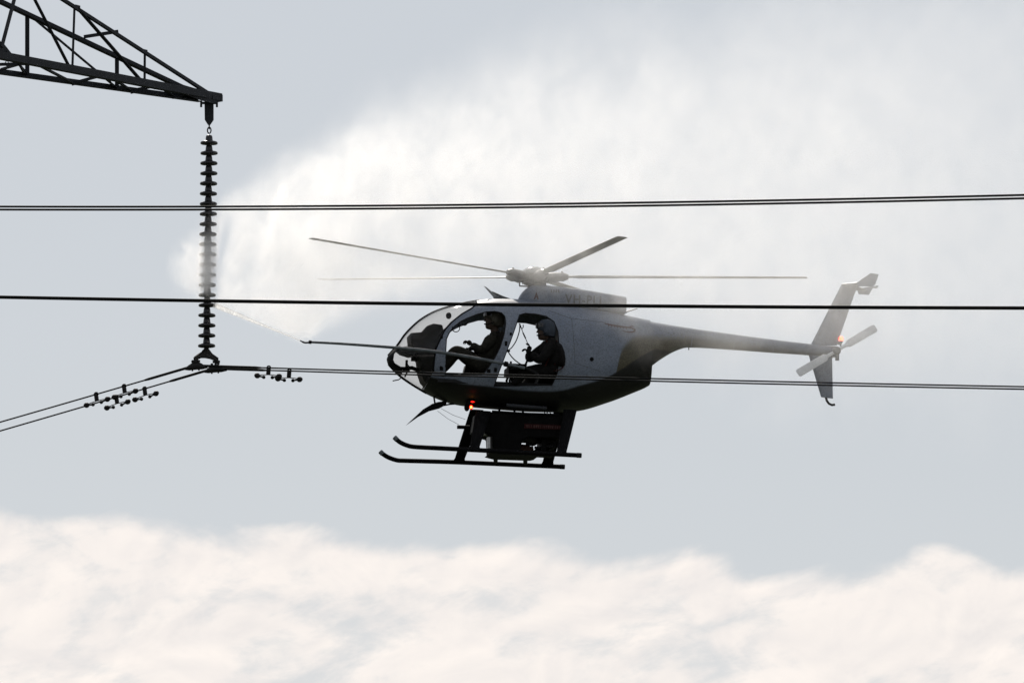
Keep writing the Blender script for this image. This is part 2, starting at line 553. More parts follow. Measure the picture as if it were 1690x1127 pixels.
for (cp, top) in ((CL1, (322.5, 596)), (CL2, (357, 597))):
    m = MB(); c_ = cp - IB
    tt = YP(*top)
    m.tube([tt, c_ + Vector((0, 0, .03))], .018, 8)
    m.box(tt, (.10, .05, .035), Matrix((C, A, (0, 0, 1))).transposed())
    pr = []
    for s_, h1, h0 in ((-.20, -.015, -.035), (-.12, .03, -.055), (-.05, .055, -.06), (.05, .055, -.06), (.12, .03, -.055), (.20, -.015, -.035)):
        cc = c_ + C * s_ + Vector((0, 0, -abs(s_) * .1))
        pr.append([cc + A * (.03 * math.cos(t_)) + Vector((0, 0, (h1 + h0) / 2 + (h1 - h0) / 2 * math.sin(t_))) for t_ in np.linspace(0, 2 * math.pi, 13)[:-1]])
    m.loft(pr)
    for s_ in (-.06, .06):
        m.lathe([(0, -.08), (.012, -.08), (.012, .075), (0, .075)], c_ + C * s_, (0, 0, 1), 8)
        m.lathe([(0, .05), (.022, .05), (.022, .07), (0, .07)], c_ + C * s_, (0, 0, 1), 6)
    obj('suspension_clamp', m, FITTING, istr, 35)


# ------------------------------------------------------------------ conductors
def sz(p, p0):
    return ((p - p0).dot(C), p.z)


def conductor(p0, spans, r, label, ext_lo, ext_hi, group, rods=()):
    """spans: pixel lists; each is fitted with a smooth sag curve in the vertical plane through p0 along C"""
    segs = []
    for pts in spans:
        q = np.array([sz(on_plane(u, v, p0, A), p0) for u, v in pts])
        segs.append(np.polyfit(q[:, 0], q[:, 1], 2 if len(pts) > 2 else 1).tolist() + [q[:, 0].min(), q[:, 0].max()])
    def zat(s):
        sg = segs[0] if (len(segs) == 1 or s < 0) else segs[1]
        return float(np.polyval(sg[:-2], s))
    pts = []
    for s in np.concatenate([np.linspace(ext_lo, 0, 60), np.linspace(0, ext_hi, 60)[1:]]):
        pts.append(p0 + C * s + Vector((0, 0, zat(s) - p0.z)))
    base = p0.copy()
    root = empty('power_line', label, 'power line', loc=base, group=group)
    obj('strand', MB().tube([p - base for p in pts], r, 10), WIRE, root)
    for s0, s1 in rods:
        rp = [p0 + C * s + Vector((0, 0, zat(s) - p0.z)) - base for s in np.linspace(s0, s1, 14)]
        obj('armour_rod', MB().tube(rp, [r * 1.2] + [r * 1.75] * 12 + [r * 1.2], 10), WIRE, root)
    return zat


GL = 'conductors of the power line'
z1 = conductor(CL1, [[(0, 696.5), (160, 650.2), (246, 625.4), (322, 603)], [(323, 603.5), (432, 606.9), (560, 610.1), (900, 619.8), (1280, 630.4), (1690, 637.7)]],
               .0112, 'thin conductor through the near suspension clamp, upper strand of the low pair', -16, 40, GL,
               [(-.95, .0), (.0, 1.2)])
z2 = conductor(CL2, [[(0, 711), (192, 655), (283, 628.6), (350, 608.6)], [(355, 608.6), (432, 610.8), (560, 614.2), (900, 623.9), (1280, 634.5), (1690, 641.9)]],
               .0112, 'thin conductor through the far suspension clamp, lower strand of the low pair', -16, 40, GL,
               [(-.85, .0), (.0, .95)])
up0 = P(845, 337.3, 96)
conductor(up0, [[(0, 341.2), (350, 341.1), (600, 339.6), (860, 337.2), (1280, 331.2), (1570, 325), (1690, 321.8)]], .0130,
          'black conductor, upper strand of the highest pair crossing above the rotor', -24, 40, GL)
up1 = on_plane(845, 342.3, up0 + A * .42, A)
conductor(up1, [[(0, 346.2), (350, 345.9), (600, 344.6), (860, 342.2), (1280, 336.4), (1570, 330.2), (1690, 327.4)]], .0130,
          'black conductor, lower strand of the highest pair crossing above the rotor', -24, 40, GL)
md0 = P(845, 501.7, 97)
MIDP = [(0, 490.5), (120, 492.6), (300, 495.7), (620, 500.6), (900, 503.6), (1140, 505.6), (1320, 506.8), (1690, 508.5)]
conductor(md0, [[(u, v - 1.2) for u, v in MIDP]], .0128, 'black conductor crossing the helicopter roof and engine cowling, upper of two touching strands', -24, 40, GL)
md1 = on_plane(845, 504.3, md0 + A * .42, A)
conductor(md1, [[(u, v + 1.2) for u, v in MIDP]], .0128, 'black conductor crossing the helicopter roof and engine cowling, lower of two touching strands', -24, 40, GL)


# vibration dampers
def make_damper(label):
    root = empty('vibration_damper', label, 'damper', group='vibration dampers on the conductors')
    c_ = MB(); c_.box((0, 0, -.045), (.05, .045, .10)); c_.tube([(-.03, 0, .008), (-.022, 0, .022), (0, 0, .028), (.022, 0, .022), (.03, 0, .008)], .012, 8)
    c_.box((0, 0, 0), (.062, .05, .022)); c_.lathe([(0, -.035), (.012, -.035), (.012, .035), (0, .035)], (0, 0, -.05), (0, 1, 0), 6)
    obj('clamp', c_, FITTING, root, 35, .004)
    obj('messenger_cable', MB().tube([(-.20, 0, -.112), (-.1, 0, -.102), (0, 0, -.098), (.1, 0, -.102), (.20, 0, -.112)], .007, 8), FITTING, root)
    for s_ in (-1, 1):
        w = MB(); w.lathe([(0, -.045), (.022, -.04), (.036, -.02), (.041, 0), (.036, .022), (.024, .038), (.013, .05), (.012, .09), (.016, .1), (.024, .112), (.026, .125), (.02, .14), (0, .146)],
                          (s_ * .20, 0, -.118), (-s_, 0, -.16), 16)
        obj('weight', w, FITTING, root)
    return root


def dup(root):
    r = root.copy(); COL.objects.link(r)
    for ch in list(root.children):
        c_ = ch.copy(); COL.objects.link(c_); c_.parent = r
    return r


proto = None
for (u, v, w1, lab) in ((158.5, 651, 1, 'dumbbell damper on the upper left conductor, farther of its two from the clamp'),
                        (204.6, 637.5, 1, 'dumbbell damper on the upper left conductor, the one closer to the suspension clamp'),
                        (192, 655, 2, 'dumbbell damper on the lower left conductor, farther of its two from the clamp'),
                        (238.5, 641.6, 2, 'dumbbell damper on the lower left conductor, the one closer to the suspension clamp'),
                        (443.5, 607, 1, 'dumbbell damper right of the insulator string, the one next to the armour rods'),
                        (477.5, 612, 2, 'dumbbell damper right of the insulator string, the one toward the lance nozzle')):
    p0, zf = (CL1, z1) if w1 == 1 else (CL2, z2)
    q = on_plane(u, v, p0, A); s = (q - p0).dot(C)
    d = proto if proto is not None and True else None
    if proto is None:
        proto = make_damper(lab); d = proto
    else:
        d = dup(proto); d['label'] = lab
    tan = (C + Vector((0, 0, (zf(s + .1) - zf(s - .1)) / .2))).normalized()
    d.location = p0 + C * s + Vector((0, 0, zf(s) - p0.z))
    side = Vector((0, 0, 1)).cross(tan).normalized()
    d.rotation_euler = Matrix((tan, side, tan.cross(side))).transposed().to_euler()

# ------------------------------------------------------------------ helicopter
HROT = Euler((R(0), R(2.2), R(7.0)))
HM = Matrix.Translation(P(880, 600, 121.2)) @ HROT.to_matrix().to_4x4()
HI = HM.inverted()
HI3 = HI.to_3x3()
CL_ = HI @ CAMP


def H(u, v, y=0.0):
    d = HI3 @ ray(u, v)
    return CL_ + d * ((y - CL_.y) / d.y)


def HP(pts, y=0.0):
    return [H(u, v, y) for u, v in pts]


heli = empty('helicopter', 'grey and black light helicopter hovering with open doors, skids and T-tail beside the insulators', 'helicopter', HM)


def hpart(name, mb, mat, parent=None, smooth=40, bevel=0):
    return obj(name, mb, mat, parent or heli, smooth, bevel)


def hprism(pts, y0, y1):
    """side outline read at mid depth, given real thickness across the aircraft"""
    q = HP(pts, (y0 + y1) / 2)
    return MB().prism([Vector((p.x, y0, p.z)) for p in q], [Vector((p.x, y1, p.z)) for p in q])


# --- paint
def curve_local(pts, y):
    return sorted([(p.x, p.z) for p in HP(pts, y)])


def paint_mat(name, dark_line, olive_shading_line):
    m = bpy.data.materials.new(name); m.use_nodes = True
    t = m.node_tree; b = t.nodes['Principled BSDF']
    c = t.nodes.new('ShaderNodeTexCoord'); s = t.nodes.new('ShaderNodeSeparateXYZ')
    t.links.new(c.outputs['Object'], s.inputs[0])
    grime = noise(t, c.outputs['Object'], 3.0, 8, .65)
    speck = noise(t, c.outputs['Object'], 45.0, 4, .85)
    base = mixc(t, sstep(t, grime, .3, .75), (.165, .195, .255), (.225, .26, .325))
    base = mixc(t, M(t, 'MULTIPLY', sstep(t, speck, .47, .60), .7), base, (.10, .105, .115))
    if olive_shading_line:
        lz = fcurve(t, s.outputs[0], olive_shading_line)
        d = M(t, 'SUBTRACT', M(t, 'ADD', lz, M(t, 'MULTIPLY', M(t, 'SUBTRACT', speck, .5), .05)), s.outputs[2])
        base = mixc(t, sstep(t, d, -.05, .10), base, mixc(t, sstep(t, speck, .4, .65), (.055, .05, .03), (.12, .105, .065)))  # olive underside: gold stripe plus underside shading painted into the colour
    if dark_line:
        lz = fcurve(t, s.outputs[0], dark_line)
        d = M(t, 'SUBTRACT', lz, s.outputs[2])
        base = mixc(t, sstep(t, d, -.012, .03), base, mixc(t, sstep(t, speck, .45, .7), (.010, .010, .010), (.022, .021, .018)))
    t.links.new(base, b.inputs['Base Color'])
    t.links.new(M(t, 'ADD', M(t, 'MULTIPLY', grime, .2), .3), b.inputs['Roughness'])
    b.inputs['Specular IOR Level'].default_value = .4
    return m


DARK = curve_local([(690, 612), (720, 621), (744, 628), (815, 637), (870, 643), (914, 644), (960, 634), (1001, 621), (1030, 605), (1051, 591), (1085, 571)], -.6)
OLIVE_SHADING = curve_local([(900, 700), (1000, 660), (1016, 600), (1024, 576), (1034, 564), (1048, 555), (1075, 553), (1100, 553), (1137, 553), (1237, 566), (1320, 576), (1380, 584)], -.25)
PAINT = paint_mat('two_tone_paint_with_shading', DARK, OLIVE_SHADING)
PAINT2 = paint_mat('grey_cowling_paint', None, None)

# --- body shell
TOPL = [(638.6, 593), (640, 589), (643, 585), (650, 577.5), (658, 568.5), (664, 558.5), (678.5, 542), (696, 527), (719, 514.3), (744, 506), (780, 498.3), (813, 494.5), (850, 495), (900, 500), (950, 507), (1000, 515), (1030, 521), (1071, 529)]
BOTL = [(638.6, 593), (641, 600.5), (646.6, 607), (661, 621), (691, 641), (712, 652.5), (742, 664), (763, 668.5), (830, 675.5), (880, 678.7), (922, 679.5), (953, 677.5), (1004, 663.5), (1047, 647), (1066, 639), (1071, 636)]
HWL = [(638.6, .015), (640, .07), (643, .13), (650, .22), (665, .355), (690, .50), (720, .60), (760, .67), (800, .70), (850, .71), (900, .70), (950, .66), (1000, .57), (1040, .46), (1071, .38)]
us = [638.6, 639.3, 640.5, 642.5, 645, 649, 653, 658, 663, 669] + list(np.linspace(676, 1071, 56))
NR = 72
rings = []
for u in us:
    pt, pb = H(u, hermite(TOPL, u)), H(u, hermite(BOTL, u))
    w = hermite(HWL, u); c_ = (pt + pb) / 2; h = (pt.z - pb.z) / 2 + .004
    e = 2 / 2.35
    ring = []
    for j in range(NR):
        a = 2 * math.pi * j / NR
        cy, cz = math.cos(a), math.sin(a)
        ring.append(Vector((c_.x + (pt.x - pb.x) / 2 * cz, w * math.copysign(abs(cy) ** e, cy), c_.z + h * math.copysign(abs(cz) ** e, cz))))
    rings.append(ring)
outer = MB().loft(rings)


def apply_bool(me, ops, solid=0.0):
    """ops: list of (mesh, operation); returns the evaluated mesh"""
    o = bpy.data.objects.new('tmp', me); COL.objects.link(o); tmp = [o]
    if solid:
        s = o.modifiers.new('s', 'SOLIDIFY'); s.thickness = solid; s.offset = -1
    for m2, op in ops:
        c_ = bpy.data.objects.new('tmp', m2); COL.objects.link(c_); tmp.append(c_)
        b = o.modifiers.new('b', 'BOOLEAN'); b.operation = op; b.object = c_; b.solver = 'EXACT'
    dg = bpy.context.evaluated_depsgraph_get(); dg.update()
    r = bpy.data.meshes.new_from_object(o.evaluated_get(dg), depsgraph=dg)
    for x in tmp: bpy.data.objects.remove(x)
    for p in r.polygons: p.use_smooth = True
    r.set_sharp_from_angle(angle=R(38))
    return r


FRONT_DOOR = [(736, 616), (736.5, 575), (737.5, 559), (742, 549), (751, 537.5), (761, 530), (771, 524.5), (790, 517), (805, 513), (818, 512.5), (829, 515), (834, 521), (835, 533), (832, 552), (825, 574), (817, 590), (808, 604), (800, 614.5), (795, 618), (760, 618)]
REAR_DOOR = [(858, 519), (868, 516), (885, 517), (903, 521), (915, 530), (921, 547), (923, 580), (920, 615), (912, 635), (816, 636), (824, 612), (832, 590), (846, 552)]
NOSE_CUT = [(796, 470), (790, 500), (778, 509), (762, 518.5), (744, 533), (733.5, 545), (726.5, 559), (719, 575), (716, 595), (715.5, 613), (702, 642), (694, 664), (600, 670), (600, 470)]


def cutter(pts, y, dx=0.0):
    q = HP(pts, y)
    return MB().prism([Vector((p.x + dx, -2, p.z)) for p in q], [Vector((p.x + dx, 2, p.z)) for p in q]).mesh('cutter', 0)


shell = outer.mesh('shell', 0)
body_me = apply_bool(shell.copy(), [(cutter(NOSE_CUT, -.52), 'DIFFERENCE'), (cutter(FRONT_DOOR, -.66), 'DIFFERENCE'), (cutter(REAR_DOOR, -.68), 'DIFFERENCE')], .028)
body_me.name = 'fuselage'
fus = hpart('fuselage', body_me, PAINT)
glass_me = apply_bool(shell.copy(), [(cutter(NOSE_CUT, -.52, -.006), 'INTERSECT')], .008)
glass_me.name = 'windshield'
ws = hpart('windshield', glass_me, GLASS)
bvh_body = BVHTree.FromPolygons([Vector(v) for v in outer.v], outer.f)

# canopy frames
wp = MB(); tp_ = [H(u, hermite(TOPL, u)) for u in np.linspace(641, 792, 24)]
wp.tube([p + Vector((-.004, 0, .004)) for p in tp_], .017, 8)
hpart('centre_post', wp, BLACKM, ws)
wb = MB(); wb.tube([H(u, hermite(BOTL, u)) + Vector((0, 0, -.003)) for u in np.linspace(641, 704, 14)], .017, 8)
hpart('keel_post', wb, BLACKM, ws)
for sg in (-1, 1):
    am = MB(); pts = []
    for u, v in NOSE_CUT[1:11]:
        p = H(u, v, -.52); q = bvh_body.ray_cast(Vector((p.x, sg * 3, p.z)), Vector((0, -sg, 0)))[0]
        if q: pts.append(q)
    am.tube(pts, .014, 8)
    hpart('canopy_frame', am, BLACKM, ws)
nose_me = apply_bool(outer.mesh('nose', 0), [(cutter([(625, 570), (660, 572), (656, 579), (650, 585), (648.5, 595), (652, 603), (662, 611), (664, 616), (652, 616), (625, 605)], -.1), 'INTERSECT')])
for v_ in nose_me.vertices: v_.co.x -= .004
nose_me.name = 'nose_cap'
hpart('nose_cap', nose_me, BLACKM, smooth=60)
# rim of each doorway
for nm, poly in (('front', FRONT_DOOR), ('rear', REAR_DOOR)):
    for sg in (-1, 1):
        pts = []
        pp = HP(poly, -.66) + HP(poly[:1], -.66)
        for a, b in zip(pp, pp[1:]):
            for k in range(3):
                p = a.lerp(b, k / 3); q = bvh_body.ray_cast(Vector((p.x, sg * 3, p.z)), Vector((0, -sg, 0)))[0]
                if q: pts.append(q - Vector((0, sg * .006, 0)))
        pts.append(pts[0])
        hpart('door_seal', MB().tube(pts, .009, 6), RUBBER, fus)

# interior: floor, bulkhead, console, seats
fl = MB()
def slab(mb, u0, u1, v0, v1, y0, y1):
    a, b = H(u0, v0, (y0 + y1) / 2), H(u1, v1, (y0 + y1) / 2)
    return mb.box((a + b) / 2, (abs(b.x - a.x), y1 - y0, abs(b.z - a.z)))
slab(fl, 716, 925, 637, 642, -.56, .56)
hpart('cabin_floor', fl, INTER)
bk = hprism([(922, 522), (930, 522), (930, 640), (922, 640)], -.46, .46)
hpart('rear_bulkhead', bk, INTER)
con = hprism([(674, 552.5), (694, 551), (701, 541), (712, 537), (727, 539), (729, 548), (722, 560), (718, 576), (717, 600), (715, 626), (706, 641), (696, 630), (691, 615), (689, 596), (684, 586), (676, 573)], -.26, .26)
hpart('instrument_console', con, INTER, bevel=.02)
for yy in (-.14, .02, .16):
    hpart('gauge', MB().lathe([(0, -.004), (.04, -.004), (.04, .03), (0, .03)], H(728, 556, yy), (1, 0, .1), 14), BLACKM)
ped = MB()
for yy in (-.42, -.24, .24, .42):
    ped.tube([H(668, 622, yy * .5), H(676, 606, yy * .6), H(671, 600, yy * .6)], .012, 8)
    ped.box(H(671, 600, yy * .6), (.03, .08, .10))
ped.tube(HP([(650, 602), (662, 609), (680, 607), (692, 612)], -.05), .03, 8)
ped.box(H(684, 590, -.1), (.09, .12, .10)); ped.box(H(668, 610, 0), (.14, .12, .07))
hpart('pedal', ped, BLACKM).name = 'pedal_box'
hpart('glare_shield', hprism([(655, 577.5), (664, 574.5), (692, 572), (692, 586), (676, 588), (662, 583.5)], -.22, .22), INTER)
hpart('centre_pedestal', hprism([(767, 604), (772, 598.5), (790, 597), (800, 604), (803, 637), (764, 637), (763, 620)], -.08, .16), INTER, bevel=.015)
hpart('compass', MB().ell(H(740.5, 521, -.02), (.042, .045, .05)), BLACKM)
for sg in (-1, 1):
    y = .33 * sg
    s_ = MB(); slab(s_, 774, 816, 619, 638, y - .23, y + .23)
    seat = hpart('seat', s_, SEATM, bevel=.03)
    b_ = MB(); q0, q1 = H(812, 622, y), H(826, 548, y)
    b_.prism([q0 + Vector((-.05, -.22, 0)), q0 + Vector((.05, -.22, 0)), q1 + Vector((.04, -.19, 0)), q1 + Vector((-.04, -.19, 0))],
             [q0 + Vector((-.05, .22, 0)), q0 + Vector((.05, .22, 0)), q1 + Vector((.04, .19, 0)), q1 + Vector((-.04, .19, 0))])
    if sg < 0: hpart('backrest', b_, SEATM, seat, bevel=.03)
bs = MB(); slab(bs, 866, 922, 617, 634, -.55, .55)
rs = hpart('rear_bench', bs, SEATM, bevel=.03)
hpart('seat_strap', MB().tube(HP([(912, 612), (920, 611.5), (926, 609), (930, 605)], -.72), .022, 8, .35), SEATR, rs)
# small cords at the door frame
for u, v, r_ in ((752.5, 541.5, 6.2), (766.5, 532, 5)):
    hpart('door_cord', MB().tube([H(u + r_ * math.cos(a), v + r_ * math.sin(a) * 1.0, -.66) for a in np.linspace(-1.2, 3.6, 18)], .0075, 6), RUBBER)
hk = MB(); hk.tube(HP([(857, 534), (859, 540), (862, 542.5), (863.5, 540), (863.5, 536)], -.6), .008, 6)
hpart('ceiling_hook', hk, BLACKM)
for sg in (-1, 1):
    cy = MB(); cy.tube(HP([(776, 630), (774, 606), (769, 588), (771, 574)], .33 * sg), [.015, .014, .014, .02], 8)
    if sg > 0: hpart('cyclic_stick', cy, BLACKM)
# sub floor equipment seen through the doorways
eq = MB(); slab(eq, 838, 868, 600.5, 607, -.80, -.62); slab(eq, 836, 872, 607, 622, -.6, .0)
for u in (837, 842, 846): eq.tube(HP([(u, 634), (u - 1, 628), (u + 2, 621)], -.5), .018, 8)
hpart('hose_rack', eq, BLACKM)

# decals on the fuselage
def decal(polys, bvh, y_from, off=.006):
    mb = MB()
    for poly in polys:
        q = []
        for p in poly:
            h_ = bvh.ray_cast(Vector((p.x, y_from, p.z)), Vector((0, 1, 0)))
            if h_[0] is None: break
            q.append(h_[0])
        else:
            mb.prism([p + Vector((0, -off, 0)) for p in q], [p + Vector((0, .002, 0)) for p in q])
    return mb


def strip(pts, w):
    """ribbon polygon quads following pixel points"""
    r_ = []
    for (a, b), wa, wb in zip(zip(pts, pts[1:]), w, w[1:]):
        dx, dy = b[0] - a[0], b[1] - a[1]; l = math.hypot(dx, dy); nx, ny = -dy / l, dx / l
        r_.append(HP([(a[0] + nx * wa, a[1] + ny * wa), (b[0] + nx * wb, b[1] + ny * wb), (b[0] - nx * wb, b[1] - ny * wb), (a[0] - nx * wa, a[1] - ny * wa)], -.5))
    return r_


lg = strip([(998, 533.5), (1006, 535.5), (1016, 537), (1027, 538.5), (1036, 539), (1044, 540), (1050, 542.5), (1048, 546), (1041, 547.5), (1032, 546.5), (1027, 545)], [.4, 1.3, 1.6, 1.5, 1.4, 1.2, 1.4, 1.5, 1.2, .7, .3])
lg += strip([(1040, 539), (1045, 536.5), (1049, 538)], [1.0, 1.2, .4])
for u in (1004, 1009, 1014, 1019, 1024, 1029, 1034):
    lg += strip([(u, 533.5 + (u - 1004) * .12), (u + .8, 539 + (u - 1004) * .12)], [.6, .5])
hpart('company_logo', decal(lg, bvh_body, -3), LOGO, fus, 0)
hpart('fuel_filler', MB().lathe([(0, 0), (.032, 0), (.028, .012), (0, .014)], bvh_body.ray_cast(Vector((H(976, 593, -.6).x, -3, H(976, 593, -.6).z)), Vector((0, 1, 0)))[0], (0, -1, .1), 14), BLACKM, fus)
seam = []
for a, b in (((906, 511), (942, 524.5)), ((942, 524.5), (1002, 531)), ((944, 525), (948, 600)), ((948, 600), (990, 612))):
    pts = []
    for k in np.linspace(0, 1, 8):
        p = H(a[0] + (b[0] - a[0]) * k, a[1] + (b[1] - a[1]) * k, -.6)
        q = bvh_body.ray_cast(Vector((p.x, -3, p.z)), Vector((0, 1, 0)))[0]
        if q: pts.append(q)
    hpart('panel_seam', MB().tube(pts, .0035, 5), LETTER, fus)

for u, v, w_, h_ in ((806, 612.6, .05, .05), (817, 611, .04, .06), (729, 607, .05, .06), (834, 568, .035, .07), (729, 556, .04, .05), (842, 552, .03, .04), (842, 600, .03, .05)):
    p = H(u, v, -.62); q = bvh_body.ray_cast(Vector((p.x, -3, p.z)), Vector((0, 1, 0)))[0]
    hpart('door_latch', MB().box(q, (w_, .02, h_)), BLACKM, fus, 0, .004)
# --- engine cowling (doghouse) under the rotor
DT = [(853, 497), (857, 488.5), (862, 481.5), (868, 476), (876, 472.3), (890, 471.7), (905, 472.7), (940, 476.3), (980, 482.2), (1010, 487.3), (1031, 491)]
DW = [(853, .05), (857, .12), (862, .18), (870, .225), (880, .25), (905, .262), (940, .262), (980, .25), (1010, .23), (1031, .20)]
dr = []
for u in [853, 855, 858, 862, 866, 871, 877, 884] + list(np.linspace(894, 1031, 14)):
    pt, pb = H(u, hermite(DT, u)), H(u, 512 + (u - 853) * .04)
    w = hermite(DW, u); c_ = (pt + pb) / 2; h = (pt.z - pb.z) / 2; e = 2 / 4.0
    dr.append([Vector((c_.x, w * math.copysign(abs(math.cos(a)) ** e, math.cos(a)) * (1 - .12 * math.sin(a)), c_.z + h * math.copysign(abs(math.sin(a)) ** e, math.sin(a))))
               for a in [2 * math.pi * j / 48 for j in range(48)]])
dogm = MB().loft(dr)
dog = hpart('engine_cowling', dogm, PAINT2, smooth=35)
bvh_dog = BVHTree.FromPolygons([Vector(v) for v in dogm.v], dogm.f)
# registration lettering
def text_polys(txt, size):
    cu = bpy.data.curves.new('reg', 'FONT'); cu.body = txt; cu.size = size; cu.resolution_u = 3; cu.space_character = 1.15; cu.offset = .004
    o = bpy.data.objects.new('reg', cu); COL.objects.link(o)
    dg = bpy.context.evaluated_depsgraph_get(); dg.update()
    me = bpy.data.meshes.new_from_object(o.evaluated_get(dg), depsgraph=dg)
    r_ = ([v.co.copy() for v in me.vertices], [tuple(p.vertices) for p in me.polygons])
    bpy.data.objects.remove(o)
    return r_
tv, tf = text_polys('VH-PLJ', .19)
p0, p1 = H(932.5, 500.5, -.25), H(992, 503.5, -.25)
wx = max(v.x for v in tv); sx = (p1 - p0).length / wx
ex = (p1 - p0).normalized(); ez = Vector((0, 0, 1))
bold = []
for f in tf: bold.append([p0 + ex * (tv[i].x * sx) + ez * (tv[i].y) for i in f])
rg = hpart('registration_letters', decal(bold, bvh_dog, -3, .004), LETTER, dog, 0)
hpart('cowling_emblem', decal([HP([(885.5, 481), (889, 494), (886.8, 494), (885.4, 488), (883, 494), (881, 494)], -.25), HP([(883, 489.5), (888, 489), (888.4, 490.7), (882.6, 491)], -.25)], bvh_dog, -3, .003), LOGO, dog, 0)
hpart('cooling_louvre', decal([HP([(a, 477.5), (a + 2.2, 477.7), (a + 2.2, 483), (a, 482.8)], -.25) for a in (909, 913, 917, 921)], bvh_dog, -3, .003), LETTER, dog, 0)
an = MB(); an.tube(HP([(1027, 517.5), (1036, 514), (1052, 509)], 0), [.02, .012, .008], 8)
hpart('exhaust_drain', an, GREYM, dog)

# --- wire cutters
up_c = hprism([(798.5, 472), (803, 474.5), (812, 482), (822, 488.5), (831, 490.5), (840, 497), (816, 496.5), (814, 490)], -.014, .014)
uc = hpart('upper_wire_cutter', up_c, GREYM, smooth=0)
hpart('brace', MB().tube(HP([(812, 482), (830, 490), (853, 498)], 0), .012, 8), BLACKM, uc)
lo_c = hprism([(669.5, 702.3), (676, 696), (698, 675.5), (713, 666.5), (722, 663.5), (738, 661), (736, 668), (725, 674), (708, 678.5), (690, 688)], -.014, .014)
lc = hpart('lower_wire_cutter', lo_c, BLACKM, smooth=0)
hpart('brace', MB().tube(HP([(720, 671), (742, 667), (757, 666)], 0), .012, 8), BLACKM, lc)
fd = MB(); fd.tube(HP([(716, 654), (717.5, 664), (718.5, 665)], 0), .014, 6)
hpart('drain_mast', fd, BLACKM)
wa = MB(); wa.tube(HP([(664, 622), (658, 626.5), (648, 628.5)], -.08), .009, 6)
hpart('whip_antenna', wa, BLACKM)
for a, b in (((722, 678), (758, 701)), ((728, 674), (768, 692))):
    m_ = ((a[0] + b[0]) / 2, (a[1] + b[1]) / 2 + 2)
    hpart('antenna_wire', MB().tube(HP([a, m_, b], -.1), .003, 5), BLACKM)
# belly beacon
bc = MB(); bc.lathe([(0, .06), (.05, .06), (.055, .02), (.05, 0), (0, 0)], H(777.5, 668, -.30), (0, 0, 1), 16)
beacon = hpart('belly_beacon', bc, BLACKM)
hpart('lamp', MB().ell(H(777.6, 671.8, -.32), (.027, .027, .034)), REDL, beacon)
hpart('bulb', MB().ell(H(777.6, 671.8, -.345), (.015, .015, .017)), BULB, beacon)
hpart('lamp_reflection', MB().ell(H(780, 663, -.50), (.03, .02, .012)), REDL, beacon)  # glowing blob standing for the beacon's red reflection on the belly
sk_ = MB(); sk_.ell(H(770.5, 672, -.2), (.04, .06, .06)); hpart('landing_lamp_pod', sk_, BLACKM)

# --- tail boom
BT = [(1005, 523), (1030, 524.5), (1071, 530.5), (1105, 536.3), (1200, 550), (1280, 560.7), (1340, 567.9), (1381, 572.5)]
BB = [(1005, 625), (1030, 618), (1071, 607.5), (1088, 595.5), (1109, 582.5), (1122, 576.8), (1134, 573.6), (1150, 573.9), (1200, 576.8), (1280, 582.6), (1335, 586.3), (1381, 590)]
BW = [(1005, .40), (1071, .315), (1088, .265), (1109, .20), (1134, .155), (1200, .13), (1280, .11), (1340, .095), (1381, .08)]
br = []
for u in list(np.linspace(1005, 1071, 6)) + list(np.linspace(1078, 1140, 12)) + list(np.linspace(1155, 1381, 16)):
    pt, pb = H(u, hermite(BT, u)), H(u, hermite(BB, u)); w = hermite(BW, u); c_ = (pt + pb) / 2; h = (pt.z - pb.z) / 2
    br.append([Vector((c_.x, w * math.cos(a), c_.z + h * math.sin(a))) for a in [2 * math.pi * j / 40 for j in range(40)]])
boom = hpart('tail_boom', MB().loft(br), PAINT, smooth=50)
for u in (1140, 1210, 1275, 1330):
    pt, pb = H(u, hermite(BT, u)), H(u, hermite(BB, u)); w = hermite(BW, u); c_ = (pt + pb) / 2; h = (pt.z - pb.z) / 2
    hpart('rivet_band', MB().tube([Vector((c_.x, (w + .001) * math.cos(a), c_.z + (h + .001) * math.sin(a))) for a in np.linspace(0, 2 * math.pi, 41)], .0035, 5), PAINT2, boom)
hpart('boom_antenna', MB().tube(HP([(1136.5, 572), (1136.8, 577.5)], 0), .008, 6), BLACKM, boom)


# --- fins
def foil(le0, te0, le1, te1, th0, th1, n=14):
    """symmetric aerofoil between two chords (side-view points at y=0), thickness across y"""
    rings = []
    for le, te, th in ((le0, te0, th0), (le1, te1, th1)):
        pts = []
        for s_, sg in [(k / n, 1) for k in range(n + 1)] + [(k / n, -1) for k in range(n - 1, 0, -1)]:
            t_ = 5 * th * (.2969 * math.sqrt(s_) - .126 * s_ - .3516 * s_**2 + .2843 * s_**3 - .1036 * s_**4)
            p = le.lerp(te, s_); pts.append(p + Vector((0, sg * t_, 0)))
        rings.append(pts)
    return MB().loft(rings)


FINM = paint_mat('grey_fin_paint', None, None)
uf = foil(H(1337.5, 570), H(1381, 570), H(1388.6, 470), H(1415.5, 470), .08, .055)
hpart('upper_fin', uf, FINM)
lf = foil(H(1334.5, 586), H(1373.4, 589), H(1355, 655), H(1374.6, 657.8), .08, .05)
lfin = hpart('lower_fin', lf, FINM)
hpart('tail_bumper', MB().tube(HP([(1363, 655), (1364.5, 661), (1368, 666), (1373, 668.2), (1378, 667.5)], 0), .018, 8), BLACKM, lfin)
st = MB()
